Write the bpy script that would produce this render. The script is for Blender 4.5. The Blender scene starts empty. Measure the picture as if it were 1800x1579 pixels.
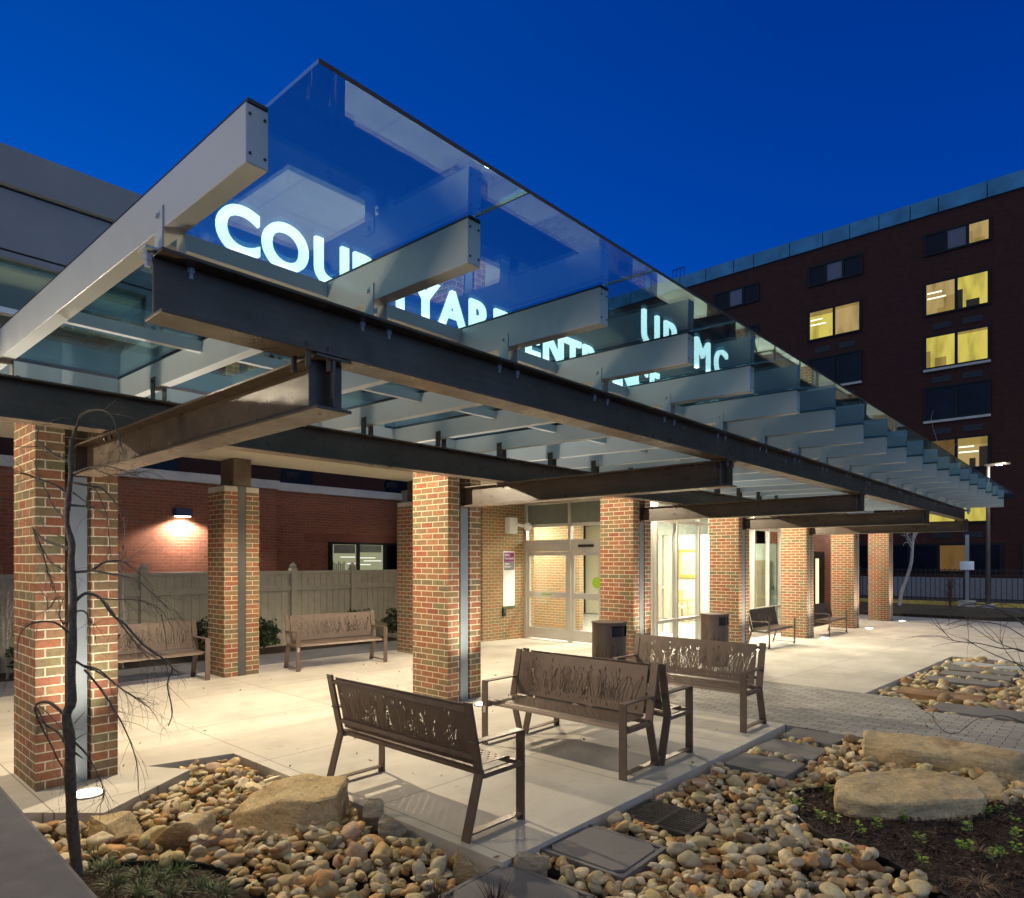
import bpy, bmesh, math, random
import numpy as np
from mathutils import Vector, Matrix, noise
R = math.radians
random.seed(7)
SC = bpy.context.scene
COL = SC.collection
# ------------------------------------------------------------------ camera
CAM_H = 1.65; YAW = R(42.2); FPX = 1180.0; CXP = 900.0; HYP = 985.0
cd = bpy.data.cameras.new('camera'); cam = bpy.data.objects.new('camera', cd); COL.objects.link(cam)
cd.sensor_width = 36; cd.lens = FPX / 1800 * 36; cd.shift_y = (HYP - 789.5) / 1800
cd.clip_start = .05; cd.clip_end = 600
cam.location = (0, 0, CAM_H); cam.rotation_euler = (R(90), 0, YAW)
SC.camera = cam
sY, cY = math.sin(YAW), math.cos(YAW)
SC.view_settings.view_transform = 'Standard'; SC.view_settings.look = 'None'
SC.view_settings.exposure = 0; SC.view_settings.gamma = 1
SC.render.resolution_x = 1024; SC.render.resolution_y = 898
SC.cycles.max_bounces = 10; SC.cycles.transparent_max_bounces = 24
SC.cycles.diffuse_bounces = 4; SC.cycles.glossy_bounces = 4
SC.cycles.sample_clamp_indirect = 4; SC.cycles.sample_clamp_direct = 0
SC.cycles.use_denoising = True
# ------------------------------------------------------------------ world: deep blue dusk, paler afterglow behind the camera
W = bpy.data.worlds.new("World"); SC.world = W; W.use_nodes = True
nt = W.node_tree; N = nt.nodes; L = nt.links; N.clear()
def wn(t, **k):
    n = N.new(t)
    for a, b in k.items(): setattr(n, a, b)
    return n
tc = wn('ShaderNodeTexCoord')
def dotn(v):
    n = wn('ShaderNodeVectorMath', operation='DOT_PRODUCT'); L.new(tc.outputs['Generated'], n.inputs[0]); n.inputs[1].default_value = v
    return n.outputs['Value']
def mapr(src, a, b, c=0, d=1):
    n = wn('ShaderNodeMapRange'); n.interpolation_type = 'SMOOTHSTEP'; L.new(src, n.inputs[0])
    for i, v in enumerate((a, b, c, d)): n.inputs[i + 1].default_value = v
    return n.outputs[0]
def mixc(f, a, b):
    n = wn('ShaderNodeMix', data_type='RGBA')
    if isinstance(f, float): n.inputs[0].default_value = f
    else: L.new(f, n.inputs[0])
    for s, v in ((6, a), (7, b)):
        if isinstance(v, tuple): n.inputs[s].default_value = v + (1,)
        else: L.new(v, n.inputs[s])
    return n.outputs[2]
fwd = dotn((-sY, cY, 0)); rgt = dotn((cY, sY, 0)); up = dotn((0, 0, 1))
horiz = mixc(mapr(rgt, -.6, .6), (.000, .108, .62), (.000, .056, .40))
high = mixc(mapr(rgt, -.6, .6), (.000, .056, .36), (.000, .032, .27))
blue = mixc(mapr(up, .22, .66), horiz, high)
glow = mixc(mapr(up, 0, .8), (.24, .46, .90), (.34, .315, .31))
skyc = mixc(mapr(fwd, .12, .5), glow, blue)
bg = wn('ShaderNodeBackground'); wo = wn('ShaderNodeOutputWorld')
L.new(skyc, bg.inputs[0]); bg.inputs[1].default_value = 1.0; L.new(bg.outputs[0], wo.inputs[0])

# ------------------------------------------------------------------ helpers
def at(px, py, d):
    t = (px - CXP) / FPX
    return Vector((d * (cY * t - sY), d * (sY * t + cY), CAM_H + (HYP - py) / FPX * d))
def gz(y):
    pts = ((6.85, 0), (17, -.27), (25, -.38), (33, -.5), (40, -.55))
    if y <= pts[0][0]: return 0.
    for (a, za), (b, zb) in zip(pts, pts[1:]):
        if y <= b: return za + (zb - za) * (y - a) / (b - a)
    return -.55
class MB:
    def __init__(s): s.v = []; s.f = []
    def add(s, vs, fs):
        o = len(s.v); s.v += [tuple(v) for v in vs]; s.f += [tuple(i + o for i in f) for f in fs]; return s
    def box(s, x0, x1, y0, y1, z0, z1):
        return s.add([(x0,y0,z0),(x1,y0,z0),(x1,y1,z0),(x0,y1,z0),(x0,y0,z1),(x1,y0,z1),(x1,y1,z1),(x0,y1,z1)],
                     [(3,2,1,0),(4,5,6,7),(0,1,5,4),(1,2,6,5),(2,3,7,6),(3,0,4,7)])
    def hexa(s, p): return s.add(p, [(3,2,1,0),(4,5,6,7),(0,1,5,4),(1,2,6,5),(2,3,7,6),(3,0,4,7)])
    def prism(s, poly, z0, z1):
        # poly ccw (x,y); z0/z1 number or function of (x,y)
        f0 = z0 if callable(z0) else (lambda x, y: z0); f1 = z1 if callable(z1) else (lambda x, y: z1)
        n = len(poly); vs = [(x, y, f0(x, y)) for x, y in poly] + [(x, y, f1(x, y)) for x, y in poly]
        return s.add(vs, [tuple(range(n - 1, -1, -1)), tuple(range(n, 2 * n))] + [(i, (i + 1) % n, n + (i + 1) % n, n + i) for i in range(n)])
    def bar(s, p, q, w, h, upv=(0, 0, 1)):
        p = Vector(p); q = Vector(q); d = (q - p).normalized(); u = Vector(upv)
        a = d.cross(u).normalized() * (w / 2); b = a.cross(d).normalized() * (h / 2)
        c = [-a - b, a - b, a + b, -a + b]
        return s.add([p + k for k in c] + [q + k for k in c], [(3,2,1,0),(4,5,6,7),(0,1,5,4),(1,2,6,5),(2,3,7,6),(3,0,4,7)])
    def cyl(s, p, q, r, n=12, r2=None):
        p = Vector(p); q = Vector(q); d = (q - p).normalized(); r2 = r if r2 is None else r2
        u = Vector((1, 0, 0)) if abs(d.x) < .9 else Vector((0, 1, 0)); a = d.cross(u).normalized(); b = d.cross(a)
        vs = [p + (a * math.cos(2*math.pi*i/n) + b * math.sin(2*math.pi*i/n)) * r for i in range(n)] + \
             [q + (a * math.cos(2*math.pi*i/n) + b * math.sin(2*math.pi*i/n)) * r2 for i in range(n)]
        return s.add(vs, [tuple(range(n)), tuple(range(2*n-1, n-1, -1))] + [(i, n + i, n + (i+1) % n, (i+1) % n) for i in range(n)])
    def tube(s, pts, rad, n=6):
        pts = [Vector(p) for p in pts]; rings = []; prev = None
        for i, p in enumerate(pts):
            d = (pts[min(i+1, len(pts)-1)] - pts[max(i-1, 0)]).normalized()
            u = prev if prev is not None else (Vector((1,0,0)) if abs(d.x) < .8 else Vector((0,1,0)))
            a = (u - d * u.dot(d)).normalized(); b = d.cross(a); prev = a
            rr = rad[i] if isinstance(rad, (list, tuple)) else rad
            rings.append([p + (a*math.cos(2*math.pi*k/n) + b*math.sin(2*math.pi*k/n)) * rr for k in range(n)])
        vs = [v for r_ in rings for v in r_]; fs = []
        for i in range(len(pts)-1):
            for k in range(n): fs.append((i*n+k, i*n+(k+1) % n, (i+1)*n+(k+1) % n, (i+1)*n+k))
        fs.append(tuple(range(n-1, -1, -1))); fs.append(tuple(range((len(pts)-1)*n, len(pts)*n)))
        return s.add(vs, fs)
    def build(s, name, mat, parent=None, smooth=False, bevel=0, auto=False):
        me = bpy.data.meshes.new(name); me.from_pydata(s.v, [], s.f); me.validate(); 
        if mat: me.materials.append(mat)
        if smooth or auto: me.shade_smooth()
        if auto: me.set_sharp_from_angle(angle=R(40))
        o = bpy.data.objects.new(name, me); COL.objects.link(o)
        if parent is not None: o.parent = parent
        if bevel:
            m = o.modifiers.new('bevel', 'BEVEL'); m.width = bevel; m.segments = 2; m.limit_method = 'ANGLE'
        return o
def thing(name, label, cat, loc=(0, 0, 0), rz=0, group=None):
    o = bpy.data.objects.new(name, None); COL.objects.link(o); o.location = loc; o.rotation_euler = (0, 0, rz); o.empty_display_size = .1
    o['label'] = label; o['category'] = cat
    if group: o['group'] = group
    return o
def tag(o, label, cat, group=None, kind=None):
    o['label'] = label; o['category'] = cat
    if group: o['group'] = group
    if kind: o['kind'] = kind
    return o
def struct(o): o['kind'] = 'structure'; return o
def dup(root, loc, rz=0, label=None, scale=None):
    r = root.copy(); COL.objects.link(r); r.location = loc; r.rotation_euler = (0, 0, rz)
    if label: r['label'] = label
    if scale: r.scale = scale
    for ch in list(root.children):
        c = ch.copy(); COL.objects.link(c); c.parent = r
        for g in ch.children:
            d = g.copy(); COL.objects.link(d); d.parent = c
    return r
# ------------------------------------------------------------------ materials
class NT:
    def __init__(s, name):
        s.m = bpy.data.materials.new(name); s.m.use_nodes = True; s.t = s.m.node_tree; s.t.nodes.clear()
        s.out = s.t.nodes.new('ShaderNodeOutputMaterial')
    def n(s, t, **k):
        x = s.t.nodes.new(t)
        for a, b in k.items(): setattr(x, a, b)
        return x
    def l(s, a, b): s.t.links.new(a, b)
    def bsdf(s, rough=.6, metal=0, spec=.5):
        b = s.n('ShaderNodeBsdfPrincipled'); b.inputs['Roughness'].default_value = rough; b.inputs['Metallic'].default_value = metal
        b.inputs['Specular IOR Level'].default_value = spec
        s.l(b.outputs[0], s.out.inputs[0]); return b
    def noise(s, vec, scale, detail=4, rough=.55):
        x = s.n('ShaderNodeTexNoise'); x.inputs['Scale'].default_value = scale; x.inputs['Detail'].default_value = detail; x.inputs['Roughness'].default_value = rough
        if vec is not None: s.l(vec, x.inputs['Vector'])
        return x.outputs['Fac']
    def ramp(s, src, stops):
        x = s.n('ShaderNodeValToRGB'); e = x.color_ramp.elements
        while len(e) < len(stops): e.new(.5)
        for i, (p, c) in enumerate(stops): e[i].position = p; e[i].color = (tuple(c) + (1,)) if len(c) == 3 else c
        s.l(src, x.inputs[0]); return x.outputs[0]
    def mix(s, f, a, b, mode='MIX'):
        x = s.n('ShaderNodeMix', data_type='RGBA', blend_type=mode)
        if isinstance(f, (int, float)): x.inputs[0].default_value = f
        else: s.l(f, x.inputs[0])
        for i, v in ((6, a), (7, b)):
            if isinstance(v, tuple): x.inputs[i].default_value = v + (1,)
            else: s.l(v, x.inputs[i])
        return x.outputs[2]
    def math(s, op, a, b=0.):
        x = s.n('ShaderNodeMath', operation=op)
        for i, v in ((0, a), (1, b)):
            if isinstance(v, (int, float)): x.inputs[i].default_value = v
            else: s.l(v, x.inputs[i])
        return x.outputs[0]
    def bump(s, h, strength, dist=.01, nrm=None):
        x = s.n('ShaderNodeBump'); x.inputs['Strength'].default_value = strength; x.inputs['Distance'].default_value = dist
        s.l(h, x.inputs['Height'])
        if nrm is not None: s.l(nrm, x.inputs['Normal'])
        return x.outputs[0]
def simple(name, c, rough=.6, metal=0, var=.12, scale=6, bump=.15, bs=120, spec=.5, bd=.002):
    M = NT(name); b = M.bsdf(rough, metal, spec); g = M.n('ShaderNodeNewGeometry').outputs['Position']
    f = M.noise(g, scale, 5)
    lo = tuple(x * (1 - var) for x in c); hi = tuple(min(1, x * (1 + var)) for x in c)
    M.l(M.ramp(f, [(.3, lo), (.7, hi)]), b.inputs['Base Color'])
    M.l(M.ramp(M.noise(g, scale * 3, 4), [(.3, (rough*.85,)*3), (.7, (min(1, rough*1.15),)*3)]), b.inputs['Roughness'])
    if bump: M.l(M.bump(M.noise(g, bs, 3), bump, bd), b.inputs['Normal'])
    return M.m
def emis(name, c, strength):
    M = NT(name); e = M.n('ShaderNodeEmission'); e.inputs[0].default_value = c + (1,); e.inputs[1].default_value = strength
    M.l(e.outputs[0], M.out.inputs[0]); return M.m
def wall_uv(M):
    g = M.n('ShaderNodeNewGeometry'); sp = M.n('ShaderNodeSeparateXYZ'); M.l(g.outputs['Position'], sp.inputs[0])
    sn = M.n('ShaderNodeSeparateXYZ'); M.l(g.outputs['True Normal'], sn.inputs[0])
    side = M.math('GREATER_THAN', M.math('ABSOLUTE', sn.outputs[0]), .5)
    u = M.n('ShaderNodeMix', data_type='FLOAT'); M.l(side, u.inputs[0]); M.l(sp.outputs[0], u.inputs[2]); M.l(sp.outputs[1], u.inputs[3])
    cb = M.n('ShaderNodeCombineXYZ'); M.l(u.outputs[0], cb.inputs[0]); M.l(sp.outputs[2], cb.inputs[1])
    return cb.outputs[0], g.outputs['Position']
def brick(name, cols, mortar, bw=.203, rh=.0677, ms=.011, bumpd=.006, off=(0, 0)):
    M = NT(name); b = M.bsdf(.82, 0, .3); uv, pos = wall_uv(M)
    mp = M.n('ShaderNodeMapping'); mp.inputs['Location'].default_value = (off[0], off[1], 0); M.l(uv, mp.inputs[0])
    t = M.n('ShaderNodeTexBrick'); M.l(mp.outputs[0], t.inputs['Vector'])
    t.inputs['Scale'].default_value = 1; t.inputs['Brick Width'].default_value = bw; t.inputs['Row Height'].default_value = rh
    t.inputs['Mortar Size'].default_value = ms / 2; t.inputs['Mortar Smooth'].default_value = .25; t.inputs['Bias'].default_value = 0
    t.inputs['Color1'].default_value = (0, 0, 0, 1); t.inputs['Color2'].default_value = (1, 1, 1, 1); t.inputs['Mortar'].default_value = (.5, .5, .5, 1)
    bc = M.ramp(t.outputs['Color'], [(i / (len(cols) - 1) if len(cols) > 1 else 0, c) for i, c in enumerate(cols)])
    bc = M.mix(.55, bc, M.ramp(M.noise(pos, 26, 5, .7), [(.3, (.45, .45, .45)), (.7, (1.3, 1.25, 1.2))]), 'MULTIPLY')
    mc = M.mix(M.noise(pos, 40), tuple(x * .8 for x in mortar), mortar)
    M.l(M.mix(t.outputs['Fac'], bc, mc), b.inputs['Base Color'])
    h = M.math('ADD', M.math('MULTIPLY', M.math('SUBTRACT', 1., t.outputs['Fac']), 1.), M.math('MULTIPLY', M.noise(pos, 60, 4), .35))
    M.l(M.bump(h, .9, bumpd), b.inputs['Normal'])
    return M.m
def concrete(name, c, joint=1.32, jo=(0, 0), jx=True):
    M = NT(name); b = M.bsdf(.8, 0, .35); g = M.n('ShaderNodeNewGeometry').outputs['Position']
    big = M.noise(g, 1.1, 6, .6); fine = M.noise(g, 130, 3)
    col = M.ramp(big, [(.28, tuple(x * .80 for x in c)), (.5, c), (.74, tuple(min(1, x * 1.12) for x in c))])
    st = M.n('ShaderNodeTexNoise'); st.inputs['Scale'].default_value = 3.5; st.inputs['Detail'].default_value = 6
    mp = M.n('ShaderNodeMapping'); mp.inputs['Scale'].default_value = (1, .25, 1); M.l(g, mp.inputs[0]); M.l(mp.outputs[0], st.inputs['Vector'])
    col = M.mix(.5, col, M.ramp(st.outputs['Fac'], [(.35, (.86, .85, .83)), (.6, (1.04, 1.04, 1.04))]), 'MULTIPLY')
    col = M.mix(.5, col, M.ramp(fine, [(.3, (.85, .85, .85)), (.7, (1.1, 1.1, 1.1))]), 'MULTIPLY')
    col = M.mix(.55, col, M.ramp(M.noise(g, 4.5, 8, .75), [(.30, (.70, .68, .64)), (.46, (1., 1., 1.)), (.7, (1.04,)*3)]), 'MULTIPLY')
    vo = M.n('ShaderNodeTexVoronoi'); vo.inputs['Scale'].default_value = 2.6; M.l(g, vo.inputs['Vector'])
    col = M.mix(M.math('MULTIPLY', M.math('LESS_THAN', vo.outputs['Distance'], .035), .45), col, tuple(x * .35 for x in c))
    sp = M.n('ShaderNodeSeparateXYZ'); M.l(g, sp.inputs[0]); line = None
    for ax in (0, 1):
        x = M.math('MODULO', M.math('ADD', sp.outputs[ax], 100 + jo[ax]), joint)
        d = M.math('MINIMUM', x, M.math('SUBTRACT', joint, x)); lt = M.math('LESS_THAN', d, .0045)
        line = lt if line is None else M.math('MAXIMUM', line, lt)
    if jx: col = M.mix(M.math('MULTIPLY', line, .75), col, tuple(x * .25 for x in c))
    M.l(col, b.inputs['Base Color'])
    M.l(M.ramp(big, [(.3, (.62,)*3), (.7, (.88,)*3)]), b.inputs['Roughness'])
    h = M.math('SUBTRACT', M.math('MULTIPLY', fine, .3), M.math('MULTIPLY', line, 1. if jx else 0.))
    M.l(M.bump(h, .4, .004), b.inputs['Normal'])
    return M.m
def paver(name):
    M = NT(name); b = M.bsdf(.8, 0, .35); g = M.n('ShaderNodeNewGeometry').outputs['Position']
    t = M.n('ShaderNodeTexBrick'); M.l(g, t.inputs['Vector']); t.inputs['Scale'].default_value = 1
    t.inputs['Brick Width'].default_value = .20; t.inputs['Row Height'].default_value = .10; t.inputs['Mortar Size'].default_value = .004
    t.inputs['Mortar Smooth'].default_value = .3
    t.inputs['Color1'].default_value = (.33, .305, .27, 1); t.inputs['Color2'].default_value = (.47, .44, .39, 1); t.inputs['Mortar'].default_value = (.05, .045, .04, 1)
    # wider drainage gaps at brick ends
    v = M.n('ShaderNodeTexVoronoi'); v.inputs['Scale'].default_value = 4.8; v.inputs['Randomness'].default_value = .25; M.l(g, v.inputs['Vector'])
    dots = M.math('LESS_THAN', v.outputs['Distance'], .085)
    c = M.mix(.5, t.outputs['Color'], M.ramp(M.noise(g, 50, 5), [(.3, (.7,)*3), (.7, (1.2,)*3)]), 'MULTIPLY')
    c = M.mix(.5, c, M.ramp(M.noise(g, 1.3, 4), [(.3, (.75,)*3), (.7, (1.15,)*3)]), 'MULTIPLY')
    M.l(M.mix(M.math('MULTIPLY', dots, .75), c, (.05, .05, .06)), b.inputs['Base Color'])
    h = M.math('SUBTRACT', 1., M.math('MAXIMUM', t.outputs['Fac'], dots)); M.l(M.bump(h, .8, .006), b.inputs['Normal'])
    return M.m
def glass(name, tint, refl=1., rough=0., ior=1.5, dirt=0.):
    M = NT(name); tr = M.n('ShaderNodeBsdfTransparent'); tr.inputs[0].default_value = tint + (1,)
    gl = M.n('ShaderNodeBsdfGlossy'); gl.inputs['Roughness'].default_value = rough; gl.inputs[0].default_value = (refl if isinstance(refl, tuple) else (refl, refl, refl)) + (1,)
    fr = M.n('ShaderNodeFresnel'); fr.inputs[0].default_value = ior
    g0 = M.n('ShaderNodeNewGeometry')
    # same reflectance from both sides of the sheet
    fr2 = M.n('ShaderNodeLayerWeight'); fr2.inputs[0].default_value = .5
    c = M.math('SUBTRACT', 1., M.math('ABSOLUTE', fr2.outputs['Facing']))
    dp = M.n('ShaderNodeVectorMath', operation='DOT_PRODUCT'); M.l(g0.outputs['Normal'], dp.inputs[0]); M.l(g0.outputs['Incoming'], dp.inputs[1])
    co = M.math('ABSOLUTE', dp.outputs['Value']); r0 = ((ior - 1) / (ior + 1)) ** 2
    sch = M.math('ADD', r0, M.math('MULTIPLY', 1 - r0, M.math('POWER', M.math('SUBTRACT', 1., co), 5.)))
    mx = M.n('ShaderNodeMixShader'); M.l(sch, mx.inputs[0]); M.l(tr.outputs[0], mx.inputs[1]); M.l(gl.outputs[0], mx.inputs[2])
    last = mx.outputs[0]
    if dirt:
        df = M.n('ShaderNodeBsdfDiffuse'); df.inputs[0].default_value = (.6, .62, .62, 1)
        tl = M.n('ShaderNodeBsdfTranslucent'); tl.inputs[0].default_value = (.6, .64, .66, 1)
        ad = M.n('ShaderNodeMixShader'); ad.inputs[0].default_value = .5; M.l(df.outputs[0], ad.inputs[1]); M.l(tl.outputs[0], ad.inputs[2])
        f = M.math('MULTIPLY', M.ramp(M.noise(g0.outputs['Position'], 5, 8, .7), [(.42, (.15,)*3), (.75, (1,)*3)]), dirt)
        m2 = M.n('ShaderNodeMixShader'); M.l(f, m2.inputs[0]); M.l(last, m2.inputs[1]); M.l(ad.outputs[0], m2.inputs[2]); last = m2.outputs[0]
    M.l(last, M.out.inputs[0]); return M.m
def vcol(name, rough=.75, bump=.5, bs=45, bd=.004, spec=.4):
    M = NT(name); b = M.bsdf(rough, 0, spec); a = M.n('ShaderNodeAttribute'); a.attribute_name = 'Col'
    g = M.n('ShaderNodeNewGeometry').outputs['Position']
    c = M.mix(.7, a.outputs['Color'], M.ramp(M.noise(g, 38, 6, .7), [(.3, (.62, .58, .52)), (.7, (1.2, 1.2, 1.2))]), 'MULTIPLY')
    c = M.mix(.4, c, M.ramp(M.noise(g, 12, 3), [(.35, (.8, .66, .5)), (.6, (1.1, 1.1, 1.1))]), 'MULTIPLY')
    M.l(c, b.inputs['Base Color']); M.l(M.bump(M.noise(g, bs, 5, .6), bump, bd), b.inputs['Normal']); return M.m
def rockmat(name, cols):
    M = NT(name); b = M.bsdf(.85, 0, .3); g = M.n('ShaderNodeNewGeometry').outputs['Position']
    mp = M.n('ShaderNodeMapping'); mp.inputs['Scale'].default_value = (1, 1, 4); M.l(g, mp.inputs[0])
    c = M.ramp(M.noise(mp.outputs[0], 2.2, 8, .65), [(.3, cols[0]), (.45, cols[1]), (.58, cols[2]), (.72, cols[3])])
    c = M.mix(.7, c, M.ramp(M.noise(g, 40, 7, .75), [(.3, (.5,)*3), (.7, (1.25,)*3)]), 'MULTIPLY')
    M.l(c, b.inputs['Base Color'])
    v = M.n('ShaderNodeTexVoronoi', feature='DISTANCE_TO_EDGE'); v.inputs['Scale'].default_value = 1.5
    wv = M.n('ShaderNodeVectorMath', operation='ADD'); nz = M.n('ShaderNodeTexNoise'); nz.inputs['Scale'].default_value = 6; M.l(g, nz.inputs['Vector']); M.l(mp.outputs[0], wv.inputs[0]); M.l(nz.outputs['Color'], wv.inputs[1]); M.l(wv.outputs[0], v.inputs['Vector'])
    cr = M.ramp(v.outputs['Distance'], [(0., (0, 0, 0)), (.02, (1, 1, 1))])
    c2 = M.mix(M.math('MULTIPLY', M.math('SUBTRACT', 1., cr), .22), c, (.10, .06, .03)); M.l(c2, b.inputs['Base Color'])
    h = M.math('ADD', M.math('ADD', M.noise(g, 34, 9, .75), M.math('MULTIPLY', M.noise(mp.outputs[0], 9, 6), 1.8)), M.math('MULTIPLY', cr, .12))
    M.l(M.bump(h, .75, .014), b.inputs['Normal']); return M.m

m_brick = brick('brick_mixed', [(.27, .095, .05), (.22, .14, .07), (.18, .155, .085), (.29, .115, .06), (.15, .125, .075), (.32, .155, .08), (.23, .08, .05)], (.62, .54, .38))
m_brick_wall = brick('brick_entrance', [(.30, .14, .06), (.26, .165, .075), (.21, .165, .085), (.33, .16, .07)], (.54, .47, .32), off=(.07, 0))
m_brick_red = brick('brick_red', [(.25, .085, .042), (.29, .10, .05), (.22, .075, .038)], (.30, .20, .14), ms=.009)
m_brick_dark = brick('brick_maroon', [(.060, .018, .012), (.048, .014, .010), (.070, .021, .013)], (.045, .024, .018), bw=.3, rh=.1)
m_conc = concrete('patio_concrete', (.60, .55, .47), 1.52, (.98, .60))
m_conc_far = concrete('concrete_far', (.42, .40, .37), 3.0)
m_cap = concrete('cap_concrete', (.50, .47, .42), 4, jx=False)
m_lid = concrete('vault_concrete', (.20, .185, .18), 4, jx=False)
m_paver = paver('pavers')
m_asph = simple('asphalt', (.055, .055, .058), .85, var=.25, scale=3, bump=.6, bs=200, bd=.004)
m_steel = simple('dark_steel_paint', (.082, .064, .050), .36, .0, var=.22, scale=5, bump=.25, bs=70)
def streaky(name, c, rough):
    M = NT(name); b = M.bsdf(rough, 0, .5); g = M.n('ShaderNodeNewGeometry').outputs['Position']
    mp = M.n('ShaderNodeMapping'); mp.inputs['Scale'].default_value = (1.2, 1.2, 14); M.l(g, mp.inputs[0])
    a = M.ramp(M.noise(g, 2.2, 8, .7), [(.32, tuple(x * .7 for x in c)), (.5, c), (.72, tuple(x * 1.35 for x in c))])
    a = M.mix(.6, a, M.ramp(M.noise(mp.outputs[0], 3, 5), [(.3, (.7,)*3), (.7, (1.25,)*3)]), 'MULTIPLY')
    sp = M.noise(g, 190, 2); a = M.mix(M.ramp(sp, [(.68, (0,)*3), (.74, (.35,)*3)]), a, (.35, .30, .24))
    M.l(a, b.inputs['Base Color']); M.l(M.ramp(M.noise(g, 9, 6), [(.3, (rough*.7,)*3), (.7, (rough*1.4,)*3)]), b.inputs['Roughness'])
    M.l(M.bump(M.noise(g, 85, 5), .35, .002), b.inputs['Normal']); return M.m
m_steel = streaky('dark_steel_paint', (.095, .068, .048), .34)
m_rafter = simple('skylight_tinted_paint', (.47, .515, .56), .34, 0, var=.04, scale=3, bump=.05, bs=60)  # pale paint with the blue of skylight mixed into its colour
m_post = simple('grey_steel_post', (.24, .27, .29), .42, .3, var=.08, scale=6)
m_gasket = simple('black_gasket', (.012, .012, .015), .5, bump=0)
m_bolt = simple('bolt_metal', (.18, .17, .16), .35, .8, bump=0)
m_bench = simple('bronze_powder_coat', (.155, .112, .086), .42, .25, var=.12, scale=10, bump=.25, bs=260, bd=.001)
m_soffit = simple('soffit_paint', (.55, .52, .44), .6, var=.05)
m_fascia = simple('grey_metal_panel', (.19, .205, .235), .5, .1, var=.05, scale=2)
m_white = simple('white_paint', (.74, .74, .70), .45, var=.04)
m_alu = simple('aluminium_frame', (.60, .59, .55), .35, .5, var=.04)
m_black = simple('black_plastic', (.012, .012, .014), .4, bump=0)
m_dark = simple('dark_frame', (.008, .008, .010), .5, bump=0, spec=.2)
m_vinyl = simple('tan_vinyl', (.42, .385, .285), .5, var=.12)
m_mulch = simple('mulch', (.045, .026, .016), .95, var=.6, scale=45, bump=1., bs=60, bd=.03)
m_soil = simple('soil_bed', (.055, .040, .027), .95, var=.4, scale=20, bump=1., bs=80, bd=.02)
m_bark = simple('dark_bark', (.125, .10, .078), .85, var=.4, scale=40, bump=.8, bs=120, bd=.004)
m_bark_pale = simple('pale_bark', (.55, .48, .42), .8, var=.3, scale=20, bump=.5)
m_glass = glass('canopy_glass', (.74, .93, .91), (.62, .86, 1.), 0, 2.4, .003)
m_glass_clear = glass('storefront_glass', (.95, .97, .95), 1.0, 0, 1.5)
m_glass_dark = simple('dark_window', (.004, .006, .014), .25, 0, var=.5, scale=.8, bump=0, spec=.15)
m_stone = vcol('river_stone')
m_rock = rockmat('sandstone', [(.36, .22, .11), (.60, .44, .23), (.72, .55, .31), (.50, .31, .15)])
m_rock2 = rockmat('grey_sandstone', [(.28, .20, .12), (.44, .36, .25), (.55, .46, .32), (.34, .22, .12)])
m_green = vcol('leaf_green', .55, .1)
m_iron = simple('cast_iron', (.09, .08, .065), .7, .3, var=.35, scale=20)
m_lamp = emis('lamp_lens', (1., .93, .78), 30)
m_downl = emis('downlight_lens', (1., .86, .60), 9)
m_letter = emis('sign_letter_light', (.86, .97, 1.), 2.6); m_letter2 = emis('emblem_letter_light', (.8, .92, 1.), 2.0)

# ------------------------------------------------------------------ ground
b = MB(); b.box(-120, 120, -60, 200, -1.2, -.62); struct(b.build('ground', m_asph))
EPS = .004
def slab(name, poly, mat, th=.16, zo=0.):
    o = MB().prism(poly, lambda x, y: gz(y) - th, lambda x, y: gz(y) + zo).build(name, mat); return struct(o)
PATIO = [(-2.5, 6.85), (-10.0, 6.85), (-10.0, -8), (-5.35, -8), (-5.35, .95), (-5.31, 1.11), (-4.92, 1.46), (-5.44, 2.22), (-5.78, 2.02), (-5.62, 2.65), (-2.5, 2.68)]
slab('patio', PATIO, m_conc)
slab('paver_path', [(-6.2, 6.85), (8, 6.85), (8, 8.72), (-1.66, 8.78), (-1.95, 9.5), (-6.2, 9.5)], m_paver, zo=-EPS)
slab('patio', [(-10.0, 6.85), (-6.2, 6.85), (-6.2, 9.5), (-10., 9.5)], m_conc)
slab('pavement', [(-14, 9.5), (-2.45, 9.5), (-2.45, 15.5), (8, 15.5), (8, 17), (-14, 17)], m_conc)
slab('pavement', [(-14, 17), (14, 17), (14, 25), (-14, 25)], m_conc)
slab('pavement', [(-14, 25), (2, 25), (2, 28), (-14, 28)], m_conc_far)
slab('road', [(2, 25), (30, 25), (30, 33), (2, 33)], m_asph, zo=-.02)
slab('road', [(-14, 28), (2, 28), (2, 33), (-14, 33)], m_asph, zo=-.02)
slab('road', [(-60, 33), (60, 33), (60, 40), (-60, 40)], m_asph, zo=-.02)
slab('walkway', [(-11.6, -8), (-10.0, -8), (-10.0, 10.2), (-11.6, 10.2)], simple('grey_walk', (.20, .20, .20), .85, var=.15), zo=-.006)
slab('mulch_strip', [(-40, -8), (-11.6, -8), (-11.6, 10.2), (-40, 10.2)], m_mulch, zo=-.03)
# far verge with kerb
o = MB().prism([(-13, 28.2), (-3.2, 28.2), (-2.2, 30), (-4, 34), (-13, 36)], -.9, -.33).build('lawn', simple('dull_turf', (.06, .045, .022), .95, var=.5, scale=8, bump=1, bs=60, bd=.03)); struct(o)
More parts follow.
